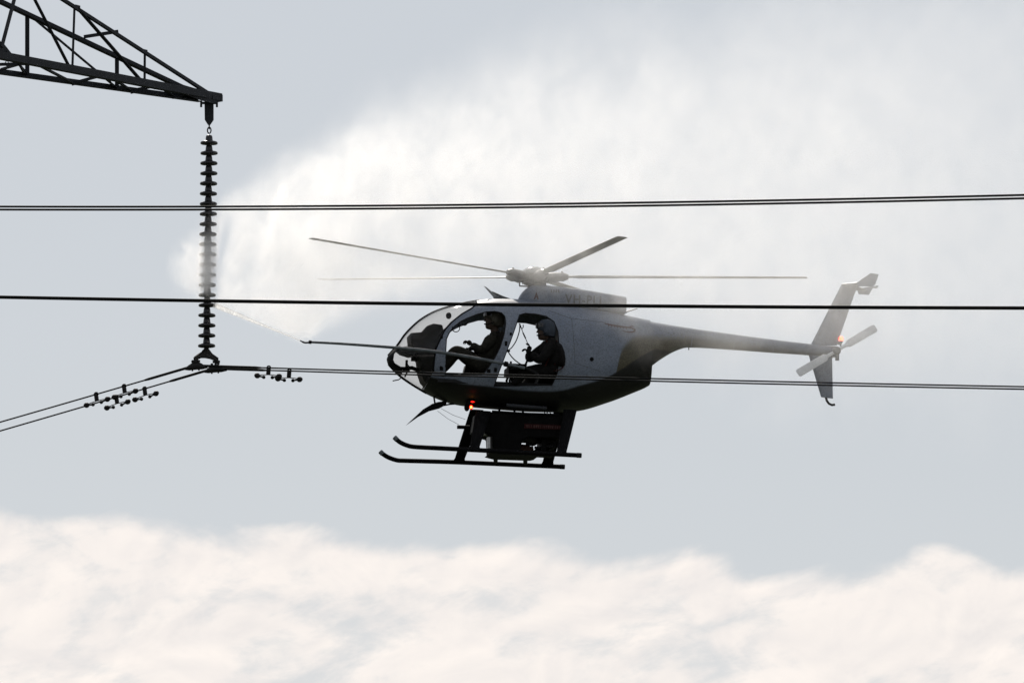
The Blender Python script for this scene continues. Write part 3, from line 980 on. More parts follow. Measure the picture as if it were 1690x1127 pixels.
# horizontal stabiliser: aerofoil lying flat, root at the fin top, spanning both sides
rings = []
for y, (lu, lv), (tu, tv2) in ((-.62, (1413, 467), (1441, 468.5)), (-.05, (1389.5, 469), (1419, 472.5)), (.05, (1388, 469.5), (1417, 473)), (.62, (1404, 476.5), (1432, 479))):
    le, te = H(lu, lv, y), H(tu, tv2, y)
    pts = []
    for s_, sg in [(k / 12, 1) for k in range(13)] + [(k / 12, -1) for k in range(11, 0, -1)]:
        t_ = 5 * .045 * (.2969 * math.sqrt(s_) - .126 * s_ - .3516 * s_**2 + .2843 * s_**3 - .1036 * s_**4)
        pts.append(le.lerp(te, s_) + Vector((0, 0, sg * t_)))
    rings.append(pts)
stab = hpart('stabiliser', MB().loft(rings), FINM)
for y, ep in ((-.63, [(1415, 472.5), (1417.5, 464), (1437, 450.8), (1450, 453), (1444.5, 469.5), (1440, 473)]),
              (.63, [(1417, 485.5), (1415, 477), (1430, 474), (1450.5, 471.2), (1447, 476), (1440.5, 475.5), (1434, 486.5)])):
    q = HP(ep, y)
    hpart('end_plate', MB().prism([Vector((p.x, y - .012, p.z)) for p in q], [Vector((p.x, y + .012, p.z)) for p in q]), FINM, stab, 0)

# --- tail rotor on the port side
TH = H(1381, 578.5, -.36)
gb = MB(); gb.tube([H(1366, 580, 0), H(1380, 579, 0)], [.085, .07], 14)
gb.tube([H(1379, 579, .02), H(1379, 579, -.12)], [.07, .045], 14)
gb.tube([H(1379, 579, -.12), TH + Vector((0, .02, 0))], .028, 12)
gearbox = hpart('tail_gearbox', gb, HUBM)
trm = MB(); trm.lathe([(0, -.05), (.05, -.05), (.062, -.02), (.062, .02), (.04, .06), (0, .06)], TH, (0, -1, 0), 16)
trm.box(TH + Vector((.02, .06, -.09)), (.05, .05, .10)); trm.tube([TH + Vector((.0, .05, -.02)), TH + Vector((.07, .03, .05))], .016, 8)
trot = hpart('tail_rotor', trm, HUBM)
TA = R(33)
for k in range(2):
    a = TA + math.pi * k
    d = Vector((math.cos(a), 0, math.sin(a))); n_ = Vector((-math.sin(a), 0, math.cos(a))); tw = Vector((0, 1, 0))
    m_ = MB(); rings = []
    for r_, ch, th in ((.06, .05, .03), (.16, .055, .026), (.2, .115, .018), (.45, .125, .015), (.66, .125, .012), (.685, .09, .006)):
        c_ = TH + d * r_; tv_ = (n_ * math.cos(R(14)) + tw * math.sin(R(14)) * (1 if k == 0 else -1)); nn = d.cross(tv_)
        rings.append([c_ + tv_ * (ch / 2 * math.cos(t_)) + nn * (th / 2 * math.sin(t_)) for t_ in [2 * math.pi * j / 16 for j in range(16)]])
    hpart('tail_blade', m_.loft(rings), TBLADE, trot)
    hpart('pitch_horn', MB().tube([TH + d * .10 + Vector((0, .03, 0)), TH + d * .10 + n_ * .06 + Vector((0, .05, 0))], .012, 6), HUBM, trot)
tb = hpart('tail_beacon', MB().tube([H(1382, 566, 0), H(1387.5, 565, 0), H(1388, 562.5, 0)], [.03, .03, .032], 10), HUBM)
hpart('lamp', MB().ell(H(1388, 559.5, 0), (.034, .034, .042)), REDL2, tb)

# --- main rotor
HC = H(882.5, 456.5, 0)
ms = MB(); ms.lathe([(.10, -.17), (.10, -.10), (.062, -.09), (.062, .02)], HC, (0, 0, 1), 20)
ms.lathe([(0, -.125), (.155, -.125), (.165, -.10), (.155, -.085), (0, -.085)], HC, (0, 0, 1), 24)
mast = hpart('rotor_mast', ms, HUBM)
for k in range(5):
    a = R(30 + 72 * k); d = Vector((math.cos(a), -math.sin(a), 0))
    hpart('pitch_link', MB().tube([HC + d * .17 + Vector((0, 0, -.125)), HC + d * .215 + Vector((0, 0, .0))], .011, 8), HUBM, mast)
hm = MB(); hm.lathe([(0, -.085), (.13, -.085), (.165, -.06), (.175, -.01), (.165, .04), (.09, .06), (0, .06)], HC, (0, 0, 1), 28)
hub = hpart('rotor_hub', hm, HUBM)
dm = MB(); dm.lathe([(0, .148), (.05, .145), (.10, .132), (.15, .108), (.19, .075), (.215, .04), (.21, .02), (.12, .015), (0, .015)], HC, (0, 0, 1), 40)
hpart('hub_fairing', dm, DOME, hub, 60)
# scissors cage at front of the mast
cg = MB()
for p_, q_ in (((857.5, 463), (857.5, 472)), ((857, 472), (872, 473)), ((869, 464), (870, 473)), ((900, 465), (901, 472)), ((898, 464), (905, 466))):
    cg.tube(HP([p_, q_], -.05), .011, 6)
hpart('swashplate_link', cg, HUBM, mast)
for k in range(5):
    al = R(7 + 72 * k); d = Vector((math.cos(al), -math.sin(al), 0)); n_ = Vector((math.sin(al), math.cos(al), 0))
    cone = math.tan(R(2.0)); up = Vector((0, 0, 1))
    at = lambda r_: HC + d * r_ + up * (r_ * cone * (1 if r_ > .3 else 0) - .005)
    gp = MB(); gp.tube([at(.10), at(.20), at(.30), at(.36), at(.42), at(.5)], [.07, .086, .094, .08, .082, .045], 12, .82)
    gp.tube([at(.40) + up * .03, at(.40) + up * .085], .016, 8); gp.tube([at(.33) - n_ * .07, at(.33) + n_ * .07], .03, 8)
    gp.box(at(.41), (.07, .10, .07), Matrix((d, n_, up)).transposed())
    hpart('blade_grip', gp, HUBM, hub, 35, .006)
    tw = R(6.5)
    rings = []
    for r_, ch, th, dtw in ((.44, .06, .03, 0), (.56, .10, .026, 0), (.66, .172, .024, 0), (1.4, .172, .022, -1.2), (2.4, .172, .021, -2.6), (3.4, .172, .020, -4), (3.98, .172, .018, -5), (4.02, .14, .010, -5)):
        t_ = tw + R(dtw)
        cv = n_ * math.cos(t_) - up * math.sin(t_) ; cv = cv if True else cv
        nn = d.cross(cv).normalized(); c_ = at(r_)
        sec = []
        for j in range(20):
            q = 2 * math.pi * j / 20; xx = math.cos(q); sec.append(c_ + cv * (ch / 2 * xx) + nn * (th / 2 * math.sin(q) * (1 - .45 * xx)))
        rings.append(sec)
    hpart('rotor_blade', MB().loft(rings), BLADE, hub, 60)

# --- landing gear
def smooth_path(px, y, n=6):
    pts = HP(px, y); o = []
    for i in range(len(pts) - 1):
        a, b, c, d = pts[max(i - 1, 0)], pts[i], pts[i + 1], pts[min(i + 2, len(pts) - 1)]
        for k in range(n):
            t = k / n
            o.append(.5 * ((2 * b) + (c - a) * t + (2 * a - 5 * b + 4 * c - d) * t * t + (3 * b - a - 3 * c + d) * t**3))
    return o + [pts[-1]]


YS = 1.0
skn = MB(); skn.tube(smooth_path([(651, 721.5), (655, 725.5), (661, 730), (671, 734.5), (684, 737.2), (720, 739.2), (760, 741.2), (850, 745.8), (958.6, 751.4)], -YS), .034, 14)
skf = MB(); skf.tube(smooth_path([(627.6, 745), (632, 749), (641, 754.5), (655, 759.2), (668, 760), (700, 760.9), (756, 762.6), (850, 766.6), (931, 770.2)], YS), .034, 14)
sk1 = hpart('skid', skn, BLACKM); sk2 = hpart('skid', skf, BLACKM)
for sk, (px, y) in ((sk1, ((651, 721.5), -YS)), (sk2, ((627.6, 745), YS))):
    p = H(*px, y); d = (H(px[0] + 4, px[1] + 4, y) - p).normalized()
    hpart('skid_tip', MB().lathe([(0, -.012), (.03, -.008), (.037, .004), (.037, .05), (.03, .055)], p, d, 14), GREYM, sk)
for sk, u, v, y in ((sk1, 958.6, 751.4, -YS), (sk2, 931, 770.2, YS)):
    p = H(u, v, y); hpart('skid_end_cap', MB().lathe([(0, .01), (.034, .01), (.037, 0), (.037, -.06), (.03, -.065)], p, (H(u, v, y) - H(u - 20, v - 1, y)), 14), RUBBER, sk)
shoe = MB()


def strut(top, bot, yt, yb, c0, c1):
    a, b = H(*top, yt), H(*bot, yb)
    rings = []
    for t_, ch in ((0, c0), (.5, (c0 + c1) / 2), (.93, c1), (1, c1 * 1.25)):
        c_ = a.lerp(b, t_)
        rings.append([c_ + Vector((ch / 2 * math.cos(q) * (1 if math.cos(q) < 0 else 1.0), .028 * math.sin(q), 0)) for q in [2 * math.pi * j / 20 for j in range(20)]])
    return MB().loft(rings)


for top, bot, yt, yb, c0, c1 in (((798, 678), (782.5, 741), -.45, -YS, .22, .145), ((787, 676), (757, 762), .45, YS, .20, .15),
                                 ((941, 676), (926, 750), -.45, -YS, .20, .145), ((925, 678), (903, 768), .45, YS, .2, .16)):
    hpart('landing_strut', strut(top, bot, yt, yb, c0, c1), BLACKM)
rl = MB(); rl.tube(HP([(836, 668.5), (842, 669.3), (902, 674)], -.72), .028, 10)
hpart('step_rail', rl, STEEL)
for u, v in ((846, 669.5), (895, 673.5)):
    hpart('rail_bracket', MB().tube([H(u, v, -.72), H(u + 2, v - 3, -.5)], .012, 6), BLACKM)
fr_ = MB()
for y in (-.42, .42):
    fr_.tube(HP([(812, 679), (870, 682.8), (922, 684.5)], y), .02, 8)
for u, v in ((824, 672), (849, 674), (863, 675), (899, 676), (903, 676)):
    fr_.tube([H(u, v + 14, -.3), H(u, v, -.3)], .018 if u < 890 else .009, 6)
fr_.tube(HP([(905, 678), (911, 684)], -.3), .006, 6)
hpart('cargo_frame', fr_, BLACKM)

# ------------------------------------------------------------------ water tank slung below the belly
TBASE = H(865, 715, 0)
tank = empty('water_tank', 'black boxy water tank with pump and red placard slung between the helicopter skids', 'tank', HM @ Matrix.Translation(TBASE))
tk = lambda mb, name, mat, parent=None, smooth=40, bevel=0: (lambda m_: obj(name, m_, mat, parent or tank, smooth, bevel))(MB().add([Vector(v) - TBASE for v in mb.v], mb.f))
body_t = hprism([(800, 684), (870, 687), (923, 690), (919, 728), (866, 726.5), (857, 731), (853, 744), (855, 753), (816, 752), (808, 748), (807, 722), (795, 719), (793, 690)], -.42, .40)
tkb = tk(body_t, 'tank_body', TANKM, bevel=.02)
tk(hprism([(805, 750), (815, 749), (890, 751.5), (886, 754.5), (880, 756), (820, 754), (812, 752)], -.40, .40), 'drip_tray', BLACKM)
pn = hprism([(784, 684), (803, 686), (800, 716.5), (779, 715)], -.30, .35)
tk(pn, 'control_box', TANKM, bevel=.02)
tk(MB().tube([H(754.5, 704.5, .05), H(775, 705, .05)], .028, 12), 'inlet_pipe', BLACKM)
tk(MB().tube([H(799, 712, -.25), H(799, 719, -.25)], .055, 14), 'canister', PALE)
tk(hprism([(804, 722), (808, 722), (808, 740), (804, 740)], -.41, -.25), 'pump_cover', WHITEP)
pl_ = MB()
qy = -.425
tk(hprism([(865.5, 699), (927, 701.5), (926.7, 709.3), (865.2, 706.8)], -.436, -.424), 'placard', PLACARD, tkb, 0)
mk = MB(); u = 868.5
while u < 923:
    w_ = random.choice((1.6, 2.2, 2.8)); v_ = 700.6 + (u - 866) * .04
    q = HP([(u, v_), (u + w_, v_ + .1), (u + w_ * random.uniform(.6, 1), v_ + 4.6), (u + random.uniform(0, .6), v_ + 4.6)], qy - .012)
    mk.prism([p + Vector((0, -.003, 0)) for p in q], [p + Vector((0, .002, 0)) for p in q]); u += w_ + random.choice((.9, 1.3, 2.4))
tk(mk, 'placard_lettering', PLACMARK, tkb, 0)
pm = MB()
pm.tube(HP([(858, 741), (874, 742)], -.05), .075, 16); pm.tube(HP([(874, 742), (880, 741.5)], -.05), .05, 14)
tk(pm, 'pump_motor', ORANGE)
for hp_, yy, r_ in (([(868, 731), (880, 733), (888, 729), (894, 735), (890, 744), (880, 748)], -.15, .026), ([(878, 752), (888, 741), (897, 742), (906, 730)], .1, .03),
                    ([(885, 728), (900, 731), (907, 740), (898, 749)], .05, .024), ([(882, 738), (890, 739), (899, 736), (912, 737)], -.2, .02)):
    tk(MB().tube(smooth_path(hp_, yy), r_, 8), 'pump_hose', RUBBER)
pv = MB(); slab(pv, 890, 897, 728, 750, -.3, .25); pv.lathe([(0, -.06), (.05, -.06), (.05, .06), (0, .06)], H(903, 727, -.2), (0, 1, 0), 14); slab(pv, 868, 914, 748.5, 752, -.35, .35)
slab(pv, 903, 914, 726, 741, -.2, .3)
tk(pv, 'pump_bracket', BLACKM)
for u, v0, v1, y in ((818, 753, 763, .5), (867, 754, 766, .5)):
    m_ = MB(); a, b = H(u, v0, .38), H(u, v1, .92)
    m_.tube([a, a.lerp(b, .35), b], [.05, .034, .03], 10)
    tk(m_, 'support_leg', BLACKM)

# ------------------------------------------------------------------ spray lance
LB = H(849, 604.6, -.85)
lance = empty('spray_lance', 'long thin grey water lance reaching forward past the helicopter nose to a bent nozzle', 'spray lance', HM @ Matrix.Translation(LB))
lp = lambda name, mb, mat, par=None: obj(name, MB().add([Vector(v) - LB for v in mb.v], mb.f), mat, par or lance)
pole = lp('pole', MB().tube(smooth_path([(511, 564.5), (560, 567), (620, 571.2), (670, 575.2), (719, 580.4), (765, 587.4), (813, 596.3), (866, 607.5)], -.85), [.017 + .007 * min(1, k / 20) for k in range(43)], 12), GREYM)
noz = lp('nozzle', MB().tube(smooth_path([(495.2, 561.8), (499, 564), (504, 565.6), (513, 564.8)], -.85), [.009] * 6 + [.013] * 12 + [.018], 10), BLACKM)
lp('coupling', MB().tube(HP([(509.5, 564.5), (514, 564.8)], -.85), .026, 12), BLACKM)
lp('mount_clamp', MB().tube(HP([(832, 600), (838, 601.5)], -.85), .04, 12).box(H(850, 606, -.83), (.12, .08, .06)), BLACKM)
lp('handle', MB().tube(smooth_path([(862, 608), (868, 600), (871, 590), (871, 575)], -.80), .016, 8), BLACKM)
lp('hose', MB().tube(smooth_path([(866, 607), (876, 611), (888, 620), (884, 634)], -.78), .024, 8), RUBBER)


# ------------------------------------------------------------------ people
def skin_mesh(joints, edges, sub=2):
    names = list(joints)
    me = bpy.data.meshes.new('body')
    me.from_pydata([joints[n][0] for n in names], [(names.index(a), names.index(b)) for a, b in edges], [])
    o = bpy.data.objects.new('tmp', me); COL.objects.link(o)
    s = o.modifiers.new('skin', 'SKIN'); s.use_smooth_shade = True
    for i, n in enumerate(names):
        r_ = joints[n][1]
        me.skin_vertices[0].data[i].radius = (r_, r_) if not isinstance(r_, tuple) else r_
        me.skin_vertices[0].data[i].use_root = (i == 0)
    s2 = o.modifiers.new('sub', 'SUBSURF'); s2.levels = sub; s2.render_levels = sub
    dg = bpy.context.evaluated_depsgraph_get(); dg.update()
    r_ = bpy.data.meshes.new_from_object(o.evaluated_get(dg), depsgraph=dg)
    mb = MB().add([v.co for v in r_.vertices], [tuple(p.vertices) for p in r_.polygons])
    bpy.data.objects.remove(o)
    return mb


def hand(mb, wrist, dirv, palm_n, curl=.9, side=1, s=1.0):
    """five bent fingers rooted in a palm"""
    d = Vector(dirv).normalized(); n = Vector(palm_n).normalized(); a = d.cross(n).normalized() * side
    w = Vector(wrist)
    k = skin_mesh({'w': (w, .026 * s), 'p': (w + d * .045 * s, (.042 * s)), 'q': (w + d * .085 * s, (.040 * s))}, [('w', 'p'), ('p', 'q')], 2)
    mb.add(k.v, k.f)
    for i, (off, ln) in enumerate(((-.03, .068), (-.010, .078), (.011, .073), (.030, .058))):
        p = w + d * .08 * s + a * off * s; dd = d.copy(); pts = [p]
        for j, f in enumerate((.42, .33, .25)):
            c_ = curl * (j + .6) * .75
            dd = d * math.cos(c_) + n * math.sin(c_)
            pts.append(pts[-1] + dd * ln * f * s * 1.2)
        q = skin_mesh({str(j): (pp_, (.0105 - .0012 * j) * s) for j, pp_ in enumerate(pts)}, [(str(j), str(j + 1)) for j in range(3)], 1)
        mb.add(q.v, q.f)
    t0 = w + d * .03 * s - a * .035 * s
    t1 = t0 + (d * .6 - a * .6 + n * .35).normalized() * .038 * s; t2 = t1 + (d * .8 + n * .6).normalized() * .03 * s
    q = skin_mesh({'0': (t0, .014 * s), '1': (t1, .012 * s), '2': (t2, .010 * s)}, [('0', '1'), ('1', '2')], 1)
    mb.add(q.v, q.f)


def make_person(label, J, head_c, head_tilt, suit, helmet_mat, base, with_visor=True, boom=True, hs_=1.0):
    root = empty('person', label, 'person', HM @ Matrix.Translation(base))
    jj = {k: (Vector(v[0]) - base, v[1]) for k, v in J.items()}
    ed = [('pelvis', 'belly'), ('belly', 'chest'), ('chest', 'neck')]
    for s_ in ('p', 's'):
        ed += [('chest', 'sho' + s_), ('sho' + s_, 'elb' + s_), ('elb' + s_, 'wri' + s_), ('pelvis', 'hip' + s_), ('hip' + s_, 'kne' + s_), ('kne' + s_, 'ank' + s_), ('ank' + s_, 'toe' + s_)]
    body = skin_mesh(jj, ed, 2)
    hc = head_c - base
    rot = Matrix.Rotation(head_tilt, 3, 'Y') * hs_
    hm_ = MB()
    # head: skull, face, jaw, nose, lips, ears as one lathe-like ellipsoid set joined to the neck
    rings = []
    for t_, rx, ry, dx in ((-.125, .045, .04, -.018), (-.115, .062, .052, -.022), (-.09, .076, .062, -.016), (-.05, .088, .070, -.006), (0, .096, .075, 0), (.04, .100, .077, .004), (.08, .090, .070, .008), (.105, .066, .054, .010), (.118, .03, .026, .010)):
        rings.append([hc + rot @ Vector((dx - rx * math.cos(q) * (1 if math.cos(q) > 0 else 1.0), ry * math.sin(q), t_)) for q in [2 * math.pi * j / 20 for j in range(20)]])
    hm_.loft(rings)
    hm_.prism([hc + rot @ Vector((-.088, y, .015)) for y in (-.008, .008)] + [hc + rot @ Vector((-.09, y, -.035)) for y in (.017, -.017)],
              [hc + rot @ Vector((-.098, y, .01)) for y in (-.005, .005)] + [hc + rot @ Vector((-.118, y, -.032)) for y in (.011, -.011)])
    hm_.ell(hc + rot @ Vector((-.083, 0, -.062)), (.012, .026, .008)); hm_.ell(hc + rot @ Vector((-.083, 0, -.074)), (.012, .022, .008))
    for s_ in (-1, 1):
        hm_.ell(hc + rot @ Vector((-.081, s_ * .031, .012)), (.010, .015, .011), 10, 6)
        hm_.ell(hc + rot @ Vector((.008, s_ * .078, -.005)), (.022, .010, .034), 10, 6)
    hm_.tube([hc + rot @ Vector((.012, 0, -.09)), jj['neck'][0]], [.058, .062], 14)
    for s_ in ('p', 's'):
        w, e = jj['wri' + s_][0], jj['elb' + s_][0]
        d = (w - e).normalized()
        hand(body, w, d, Vector((-d.z, -.15 if s_ == 's' else .15, d.x)) * (1 if d.x < 0 else 1), 1.0, 1 if s_ == 'p' else -1)
    bo = obj('body', body, suit, root, 60)
    obj('head', hm_, SKIN, bo, 60)
    he = MB(); rings = []
    for t_, rx, ry, dx, open_ in ((-.075, .105, .108, .02, 1), (-.03, .118, .116, .016, 1), (.02, .124, .117, .01, 0), (.065, .118, .108, .01, 0), (.105, .096, .088, .012, 0), (.135, .06, .056, .014, 0), (.146, .02, .02, .014, 0)):
        ring = []
        for j in range(28):
            q = 2 * math.pi * j / 28
            x = dx + rx * math.cos(q); y = ry * math.sin(q)
            if open_ and math.cos(q) < -.35: x = dx + rx * -.35 + (math.cos(q) + .35) * .01
            ring.append(hc + rot @ Vector((x, y, t_)))
        rings.append(ring)
    he.loft(rings)
    for s_ in (-1, 1): he.ell(hc + rot @ Vector((.012, s_ * .105, -.02)), (.048, .03, .062), 16, 8)
    hel = obj('helmet', he, helmet_mat, bo, 55)
    if with_visor:
        v_ = MB(); ra = []
        for t_ in (.03, .06, .085):
            ra.append([hc + rot @ Vector((.008 + (.128 + o2) * math.cos(q), (.122 + o2) * math.sin(q), t_)) for o2, qs in ((0, np.linspace(math.pi * .62, math.pi * 1.38, 14)), (.008, np.linspace(math.pi * 1.38, math.pi * .62, 14))) for q in qs])
        v_.loft(ra); obj('visor', v_, VISOR, hel, 50)
    if boom:
        obj('microphone_boom', MB().tube([hc + rot @ Vector((0, -.125, -.045)), hc + rot @ Vector((-.07, -.11, -.075)), hc + rot @ Vector((-.105, -.02, -.07))], [.006, .006, .012], 6), BLACKM, hel)
    return root, bo, jj


HY = -.34
pilot, pb_, pj = make_person('seated pilot with olive helmet in the front doorway, leaning back with hands on the stick', {
    'pelvis': (H(806, 611, HY), .145), 'belly': (H(811, 592, HY), .150), 'chest': (H(816, 567, HY), .165), 'neck': (H(817, 548, HY), .066),
    'shop': (H(817, 558, HY - .20), .082), 'elbp': (H(794, 579, HY - .24), .074), 'wrip': (H(778, 568, HY - .10), .048),
    'shos': (H(817, 558, HY + .20), .082), 'elbs': (H(803, 583, HY + .22), .062), 'wris': (H(782, 576, HY + .05), .044),
    'hipp': (H(797, 607, HY - .11), .12), 'knep': (H(751.5, 577, HY - .13), .112), 'ankp': (H(727, 612, HY - .10), .062), 'toep': (H(712, 612, HY - .10), .042),
    'hips': (H(797, 607, HY + .11), .12), 'knes': (H(755, 578, HY + .13), .112), 'anks': (H(729, 613, HY + .10), .062), 'toes': (H(714, 613, HY + .10), .042)},
    H(814.5, 527.5, HY), R(4), CLOTH, HELM_O, H(808, 617, HY), hs_=1.2)
OY = -.60
oper, ob_, oj = make_person('crew member in grey helmet and black clothes sitting in the rear doorway working the lance', {
    'pelvis': (H(911, 612, OY), .16), 'belly': (H(912, 596, OY), .165), 'chest': (H(911, 578, OY), .180), 'neck': (H(904, 558, OY), .068),
    'shop': (H(913, 568, OY - .20), .092), 'elbp': (H(891, 596, OY - .26), .085), 'wrip': (H(876, 583, OY - .20), .058),
    'shos': (H(905, 569, OY + .19), .088), 'elbs': (H(871, 594, OY + .18), .085), 'wris': (H(873, 580, OY + .10), .058),
    'hipp': (H(902, 613, OY - .06), .11), 'knep': (H(862, 614, OY - .08), .08), 'ankp': (H(853, 630, OY - .02), .055), 'toep': (H(843, 633, OY - .02), .042),
    'hips': (H(902, 613, OY + .11), .11), 'knes': (H(864, 612, OY + .16), .08), 'anks': (H(856, 630, OY + .15), .055), 'toes': (H(846, 633, OY + .15), .042)},
    H(900, 545.5, OY), R(0), CLOTH2, HELM_G, H(908, 617, OY), with_visor=True, boom=True, hs_=1.15)
# harness and life vest on the crew member
hv = MB(); b0 = H(908, 617, OY)
for a_, b_ in (((919, 562), (900, 604)), ((902, 562), (916, 602))):
    hv.tube([H(*a_, OY - .17) - b0, H((a_[0] + b_[0]) / 2 - 1, (a_[1] + b_[1]) / 2, OY - .20) - b0, H(*b_, OY - .17) - b0], .022, 8, .4)
obj('harness', hv, SEATR, ob_)
vst = MB(); rings = []
for v_, rx, ry, u_ in ((563, .10, .15, 909), (568, .155, .215, 911), (580, .19, .235, 912), (592, .185, .23, 914), (602, .175, .21, 914), (605, .14, .17, 913)):
    c_ = H(u_, v_, OY) - b0
    rings.append([c_ + Vector((rx * math.cos(q) * (1 + .05 * math.sin(5 * q)), ry * math.sin(q), .012 * math.sin(3 * q))) for q in [2 * math.pi * k / 28 for k in range(28)]])
obj('life_vest', MB().loft(rings), CLOTH2, ob_, 60)
pb0 = H(808, 617, HY)
pv_ = MB(); rings = []
for v_, rx, ry, u_ in ((553, .09, .15, 815.5), (558, .145, .215, 816), (569, .175, .225, 814), (583, .185, .22, 810.5), (596, .185, .21, 808), (603, .16, .18, 807)):
    c_ = H(u_, v_, HY) - pb0
    rings.append([c_ + Vector((rx * math.cos(q) * (1 + .05 * math.sin(4 * q)), ry * math.sin(q), .012 * math.sin(3 * q))) for q in [2 * math.pi * k / 28 for k in range(28)]])
pv_.loft(rings)
obj('flight_vest', pv_, CLOTH, pb_, 60)
# safety tether between the ceiling and the hands
tet = empty('safety_tether', 'thin black cords hanging in the rear doorway, one looping to a knob', 'tether', HM @ Matrix.Translation(H(857, 535, -.62)))
tb0 = H(857, 535, -.62)
tt = MB()
tt.tube([p - tb0 for p in HP([(858, 534), (862, 546), (871, 567)], -.64)], .006, 6); tt.tube([p - tb0 for p in HP([(863, 549), (867.5, 558.5)], -.64)], .011, 6)
obj('straight_cord', tt, RUBBER, tet)
obj('looped_cord', MB().tube([p - tb0 for p in smooth_path([(858, 536), (857, 547), (852, 562), (845, 573), (839, 579), (843, 587), (852, 596), (863, 602.5), (870, 602)], -.66)], .009, 6), RUBBER, tet)
obj('knob', MB().ell(H(838.8, 579, -.68) - tb0, (.03, .03, .022)), RUBBER, tet)

# ------------------------------------------------------------------ spray mist (a real volume of water drops)
MO = P(343, 450, 120)
mist = bpy.data.objects.new('spray_mist', None)
hull = []
def m_top(X): return hermite([(-1.2, -.1), (-.6, .35), (0, 1.0), (.5, 1.40), (1.64, 2.15), (2.6, 2.85), (4.0, 3.45), (5.8, 4.0), (8.5, 4.6), (13.2, 5.4)], X)
MBOT = [(-1.2, -.6), (-.5, -.42), (0, -.46), (1.36, -1.0), (1.95, -.78), (3.1, -.45), (4.5, -.45), (5.8, -1.05), (7.3, -1.85), (8.9, -2.2), (13.5, -2.7)]
def m_y(X): return -.10 * max(X, 0)
def m_t(X): return .42 + .28 * max(X, 0)
mb = MB(); rg_ = []
for X in (-1.0, -.5, 0, .5, 1.0, 1.6, 2.4, 3.4, 4.6, 6, 8, 10, 13.2):
    t_, b_ = m_top(X) + .45, hermite(MBOT, X) - .3
    c_ = (t_ + b_) / 2; h_ = (t_ - b_) / 2; w_ = m_t(X) * 2.1
    rg_.append([(X, m_y(X) + w_ * math.copysign(abs(math.cos(a)) ** .7, math.cos(a)), c_ + h_ * math.copysign(abs(math.sin(a)) ** .7, math.sin(a))) for a in [2 * math.pi * j / 24 for j in range(24)]])
mb.loft(rg_)
vm = bpy.data.materials.new('water_spray'); vm.use_nodes = True
t = vm.node_tree; t.nodes.clear()
o_ = t.nodes.new('ShaderNodeOutputMaterial')
vs = t.nodes.new('ShaderNodeVolumeScatter')
vs.inputs['Color'].default_value = (.99, .972, .945, 1)
vs.inputs['Anisotropy'].default_value = .65
t.links.new(vs.outputs[0], o_.inputs['Volume'])
c = t.nodes.new('ShaderNodeTexCoord'); s = t.nodes.new('ShaderNodeSeparateXYZ')
t.links.new(c.outputs['Object'], s.inputs[0])
X, Y, Z = s.outputs
nv = comb(t, X, Y, M(t, 'MULTIPLY', Z, .75))
nb = noise(t, nv, .75, 4, .6, .6)
wv = M(t, 'MULTIPLY', M(t, 'SUBTRACT', nb, .5), M(t, 'MULTIPLY', M(t, 'ADD', X, 1.0, clamp=False), .45, clamp=False))
topc = fcurve(t, X, [(x, m_top(x)) for x in (-1.1, -.6, 0, .6, 1.2, 2, 3, 4, 5.5, 7.5, 10, 13.2)])
botc = fcurve(t, X, MBOT, 'VECTOR')
soft_t = fcurve(t, X, [(-1, .5), (0, .4), (1, .7), (3, 1.5), (6, 2.6), (13, 3.6)])
soft_b = fcurve(t, X, [(-1, .3), (0, .10), (1.3, .06), (1.8, .35), (3, .6), (6, 1.2), (8, 1.4), (13, 2.4)])
edge_t = M(t, 'DIVIDE', M(t, 'SUBTRACT', M(t, 'ADD', topc, wv), Z), soft_t)
wv2 = M(t, 'MULTIPLY', wv, M(t, 'MULTIPLY', sstep(t, X, 1.3, 4), .8))
edge_b = M(t, 'DIVIDE', M(t, 'SUBTRACT', Z, M(t, 'ADD', botc, wv2)), soft_b)
et = sstep(t, edge_t, 0, 1); eb = sstep(t, edge_b, 0, 1)
yy = M(t, 'DIVIDE', M(t, 'SUBTRACT', Y, M(t, 'MULTIPLY', M(t, 'MAXIMUM', X, 0), -.10)), M(t, 'ADD', M(t, 'MULTIPLY', M(t, 'MAXIMUM', X, 0), .28), .42))
lat = sstep(t, M(t, 'SUBTRACT', 1.0, M(t, 'DIVIDE', M(t, 'ABSOLUTE', yy), 2.0)), 0, 1)
left = sstep(t, X, -.62, .25)
amp = fcurve(t, X, [(-1, .5), (-.2, .9), (.2, 1.55), (.8, 1.45), (1.35, 1.75), (2.0, 1.0), (3.5, .66), (5, .42), (7, .26), (9, .18), (11, .10), (13.2, .05)])
nvs = comb(t, M(t, 'ADD', M(t, 'MULTIPLY', X, 1.1), M(t, 'MULTIPLY', Z, -.25)), Y, M(t, 'MULTIPLY', Z, .72))
ra1 = sstep(t, noise(t, nv, 1.7, 8, .70, 1.0), .37, .63)
ra2 = sstep(t, noise(t, nvs, 4.2, 6, .68, .7), .36, .66)
rag = M(t, 'ADD', M(t, 'ADD', M(t, 'MULTIPLY', M(t, 'MULTIPLY', ra1, ra2), .9), M(t, 'MULTIPLY', ra1, .45)), .07)
